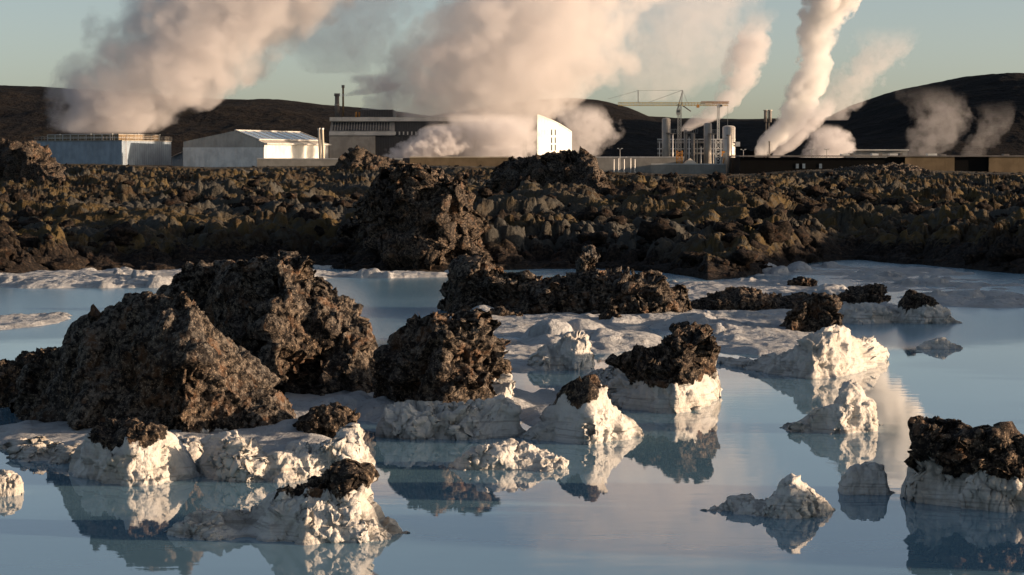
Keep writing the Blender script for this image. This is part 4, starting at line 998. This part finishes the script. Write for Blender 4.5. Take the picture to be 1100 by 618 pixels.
# ------------------------------------------------------------------ steam
def steam(label, pts, Y, dens=.05, scale=.05, warp=.55, soft=.32, detail=4, top_fade=.12, seed=0, yk=1.0, breakup=1.1, col=(.895, .875, .885), dprof=None, lobes=1.0):
    """pts: (py, left px, right px) from the foot upwards, at distance Y"""
    k = Y/F
    zs = np.array([wz(a[0], Y) for a in pts]); xs = np.array([wx((a[1]+a[2])/2, Y) for a in pts]); rs = np.array([(a[2]-a[1])*.5*k for a in pts])
    z0, z1 = zs[0], zs[-1]; H = z1 - z0
    x_lo, x_hi = xs.min() - 1, xs.max() + 1; rmax = rs.max()*1.02
    m, nt, out = new_mat('steam'); L = nt.links.new
    p = geopos(nt)
    mp = N(nt, 'ShaderNodeMapping'); mp.inputs['Location'].default_value = (seed*17.3, seed*5.1, -seed*9.7); L(p, mp.inputs['Vector'])
    wn = noise(nt, mp.outputs[0], scale, 2, .5)
    vs = N(nt, 'ShaderNodeVectorMath'); vs.operation = 'SUBTRACT'; L(wn.outputs['Color'], vs.inputs[0]); vs.inputs[1].default_value = (.5, .5, .5)
    vm = N(nt, 'ShaderNodeVectorMath'); vm.operation = 'SCALE'; L(vs.outputs[0], vm.inputs[0]); vm.inputs['Scale'].default_value = warp/scale
    va = N(nt, 'ShaderNodeVectorMath'); va.operation = 'ADD'; L(p, va.inputs[0])
    s0 = N(nt, 'ShaderNodeSeparateXYZ'); L(p, s0.inputs[0])
    t0 = mrange(nt, s0.outputs['Z'], z0, z1, 0, 1, False)
    wk = mrange(nt, t0, 0, .10, .05, 1, False)          # the foot stays tight
    vk = N(nt, 'ShaderNodeVectorMath'); vk.operation = 'SCALE'; L(vm.outputs[0], vk.inputs[0]); L(wk, vk.inputs['Scale']); L(vk.outputs[0], va.inputs[1])
    s = N(nt, 'ShaderNodeSeparateXYZ'); L(va.outputs[0], s.inputs[0])
    t = mrange(nt, s.outputs['Z'], z0, z1, 0, 1, False)
    def curve(vals):
        c = N(nt, 'ShaderNodeFloatCurve'); cv = c.mapping.curves[0]
        tt = (zs - z0)/H
        while len(cv.points) < len(vals): cv.points.new(.5, .5)
        for q, a, b in zip(cv.points, tt, vals): q.location = (float(a), float(b)); q.handle_type = 'AUTO_CLAMPED' if len(vals) > 2 else 'VECTOR'
        c.mapping.update(); L(t, c.inputs['Value']); return c.outputs[0]
    cx = mrange(nt, curve((xs - x_lo)/(x_hi - x_lo)), 0, 1, x_lo, x_hi, False)
    rr = math_(nt, 'MULTIPLY', curve(rs/rmax), rmax)
    dx = math_(nt, 'SUBTRACT', s.outputs['X'], cx); dy = math_(nt, 'MULTIPLY', math_(nt, 'SUBTRACT', s.outputs['Y'], Y), 1/yk)
    dd = math_(nt, 'DIVIDE', math_(nt, 'SQRT', math_(nt, 'ADD', math_(nt, 'MULTIPLY', dx, dx), math_(nt, 'MULTIPLY', dy, dy))), rr)
    fn = noise(nt, mp.outputs[0], scale*3.2, detail - 1, .62)
    e = math_(nt, 'ADD', dd, math_(nt, 'MULTIPLY', math_(nt, 'SUBTRACT', fn.outputs['Fac'], .5), breakup*2))
    if lobes:
        v2 = N(nt, 'ShaderNodeVectorMath'); v2.operation = 'ADD'; L(mp.outputs[0], v2.inputs[0])
        v3 = N(nt, 'ShaderNodeVectorMath'); v3.operation = 'SCALE'; L(vs.outputs[0], v3.inputs[0]); v3.inputs['Scale'].default_value = .5/scale; L(v3.outputs[0], v2.inputs[1])
        bl = noise(nt, v2.outputs[0], scale*2.6, 1.5, .5)
        bw = math_(nt, 'ABSOLUTE', math_(nt, 'SUBTRACT', math_(nt, 'MULTIPLY', bl.outputs['Fac'], 2), 1))
        e = math_(nt, 'ADD', e, math_(nt, 'MULTIPLY', math_(nt, 'SUBTRACT', .2, bw), lobes))
    e = math_(nt, 'ADD', e, math_(nt, 'MULTIPLY', math_(nt, 'MAXIMUM', math_(nt, 'SUBTRACT', dd, .92), 0), 1.8))
    d = mrange(nt, e, 1.0, 1.0 - soft, 0, dens)
    fade = math_(nt, 'MULTIPLY', mrange(nt, t0, 1, 1 - top_fade), mrange(nt, t0, 0, .015))
    d = math_(nt, 'MULTIPLY', d, fade)
    if dprof is not None:
        d = math_(nt, 'MULTIPLY', d, curve(dprof))
    v = N(nt, 'ShaderNodeVolumePrincipled'); v.inputs['Color'].default_value = (*col, 1); v.inputs['Anisotropy'].default_value = .15
    L(d, v.inputs['Density']); L(v.outputs[0], out.inputs['Volume'])
    # closed hull round the plume
    nz, na = 40, 28; tz = np.linspace(0, 1, nz)
    X = np.interp(tz, (zs-z0)/H, xs); Rv = np.interp(tz, (zs-z0)/H, rs)
    g = np.minimum(1, tz/.10)
    Rv = Rv*1.1 + (.36*warp/scale)*g
    A = np.linspace(0, 2*math.pi, na, endpoint=False)
    V = np.stack([X[:, None] + Rv[:, None]*np.cos(A), Y + yk*Rv[:, None]*np.sin(A), (z0 + tz*H)[:, None] + 0*A], -1).reshape(-1, 3)
    i = np.arange(nz*na).reshape(nz, na); j = np.roll(i, -1, 1)
    fs = [tuple(map(int, q)) for q in np.stack([i[:-1], j[:-1], j[1:], i[1:]], -1).reshape(-1, 4)] + [tuple(map(int, i[0][::-1])), tuple(map(int, i[-1]))]
    off = np.array((xs[0], Y, z0))
    me = bpy.data.meshes.new('steam_plume'); me.from_pydata([tuple(map(float, q - off)) for q in V], [], fs); me.materials.append(m)
    o = bpy.data.objects.new('steam_plume', me); COL.objects.link(o); o.location = off
    return tag(o, label, 'steam plume', 'steam plumes over the power station')
steam('broad grey pink steam cloud rising from the cooling tower', [(145, 54, 168), (120, 50, 210), (95, 54, 268), (60, 84, 318), (20, 112, 372), (-30, 140, 440), (-100, 180, 530), (-190, 240, 620)], 712, .085, .032, .5, seed=1, soft=.36, col=(.90, .875, .88), dprof=[1.2, 1.2, 1, 1, .9, .7, .4, .2])
steam('huge peach coloured steam cloud over the main power station block', [(166, 440, 585), (140, 428, 590), (110, 405, 640), (70, 400, 690), (30, 430, 700), (-20, 480, 740), (-100, 500, 800), (-200, 520, 860), (-280, 560, 900)], 785, .06, .03, .5, seed=2, soft=.36, col=(.91, .885, .885), yk=1.0, dprof=[1, 1, 1, 1, 1, .8, .4, .2, .1], breakup=1.05)
steam('bright low white steam puff in front of the dark wall', [(170, 406, 480), (160, 420, 510), (150, 440, 505), (140, 452, 500), (132, 462, 492)], 745, .35, .11, .45, seed=3, top_fade=.25)
steam('thin steam drifting right of the white gable', [(170, 596, 640), (155, 600, 655), (140, 598, 668), (125, 586, 660), (108, 560, 640)], 815, .07, .07, .7, seed=4, top_fade=.3, breakup=1.3)
steam('veil of steam across the right wing of the main block', [(170, 480, 580), (155, 490, 580), (140, 480, 585), (120, 470, 580)], 752, .16, .07, .6, seed=5, top_fade=.4, breakup=1.3)
steam('peach steam plume leaning right behind the crane', [(142, 728, 742), (132, 736, 762), (118, 752, 786), (100, 766, 806), (80, 772, 822), (55, 778, 830), (30, 790, 836), (5, 800, 840)], 715, .2, .075, .5, seed=6, top_fade=.35)
steam('tall brilliant steam column on the right, brightest of all', [(170, 808, 824), (150, 814, 846), (130, 825, 866), (105, 838, 884), (75, 850, 894), (40, 854, 902), (0, 864, 928), (-40, 872, 955), (-80, 880, 990), (-130, 890, 1020), (-180, 910, 1030)], 700, .4, .06, .38, seed=7, soft=.22, col=(.985, .98, .975))
steam('second steam jet joining the foot of the brilliant column', [(170, 826, 840), (155, 834, 858), (140, 848, 880), (120, 858, 898), (100, 862, 900)], 694, .25, .08, .45, seed=8, top_fade=.4)
steam('low round steam puff right of the brilliant column', [(170, 856, 910), (158, 862, 922), (145, 866, 915), (132, 868, 900)], 706, .22, .09, .5, seed=9, top_fade=.35)
steam('thin grey steam wisps drifting right of the brilliant column', [(130, 880, 910), (100, 884, 935), (75, 900, 970), (50, 915, 985), (25, 920, 985)], 760, .06, .07, .8, seed=10, top_fade=.4, breakup=1.6)
steam('ragged steam wisp before the right hill, left one', [(168, 968, 1010), (150, 975, 1030), (130, 985, 1045), (110, 975, 1040), (88, 950, 1020)], 760, .024, .075, .8, seed=11, top_fade=.5, breakup=1.3)
steam('ragged steam wisp before the right hill, right one', [(168, 1030, 1060), (150, 1036, 1080), (130, 1048, 1092), (105, 1055, 1095)], 765, .02, .075, .8, seed=12, top_fade=.5, breakup=1.3)
steam('small steam trail blown right from the thick chimney', [(104, 361, 372), (98, 372, 420), (92, 380, 440), (86, 372, 425), (78, 370, 428)], 778, .12, .12, .5, seed=13, top_fade=.3)
steam('pink steam wisp climbing beside the big cloud above the chimneys', [(120, 384, 424), (100, 392, 436), (75, 404, 440), (50, 414, 440), (25, 418, 445)], 790, .09, .08, .6, seed=14, top_fade=.4)
steam('wide pale grey steam drift between the two great clouds', [(80, 330, 400), (50, 300, 430), (20, 290, 440), (-20, 290, 470), (-80, 300, 500)], 800, .022, .04, .8, seed=15, top_fade=.2, breakup=1.4)
steam('wide thin steam drift between the peach cloud and the crane plume', [(110, 660, 740), (70, 650, 790), (30, 660, 820), (-20, 680, 840), (-90, 700, 860)], 820, .02, .04, .8, seed=16, top_fade=.2, breakup=1.4)

# ------------------------------------------------------------------ render settings
scn.render.engine = 'CYCLES'
c = scn.cycles
c.use_denoising = True
try: c.denoiser = 'OPENIMAGEDENOISE'
except Exception: pass
c.use_adaptive_sampling = True; c.adaptive_threshold = .02
c.max_bounces = 8; c.diffuse_bounces = 1; c.glossy_bounces = 3; c.transmission_bounces = 2; c.transparent_max_bounces = 12; c.volume_bounces = 3
c.volume_step_rate = .5; c.volume_max_steps = 64
c.caustics_reflective = False; c.caustics_refractive = False
vs = scn.view_settings
vs.view_transform = 'Standard'; vs.look = 'None'; vs.exposure = .85; vs.gamma = 1; vs.use_curve_mapping = False
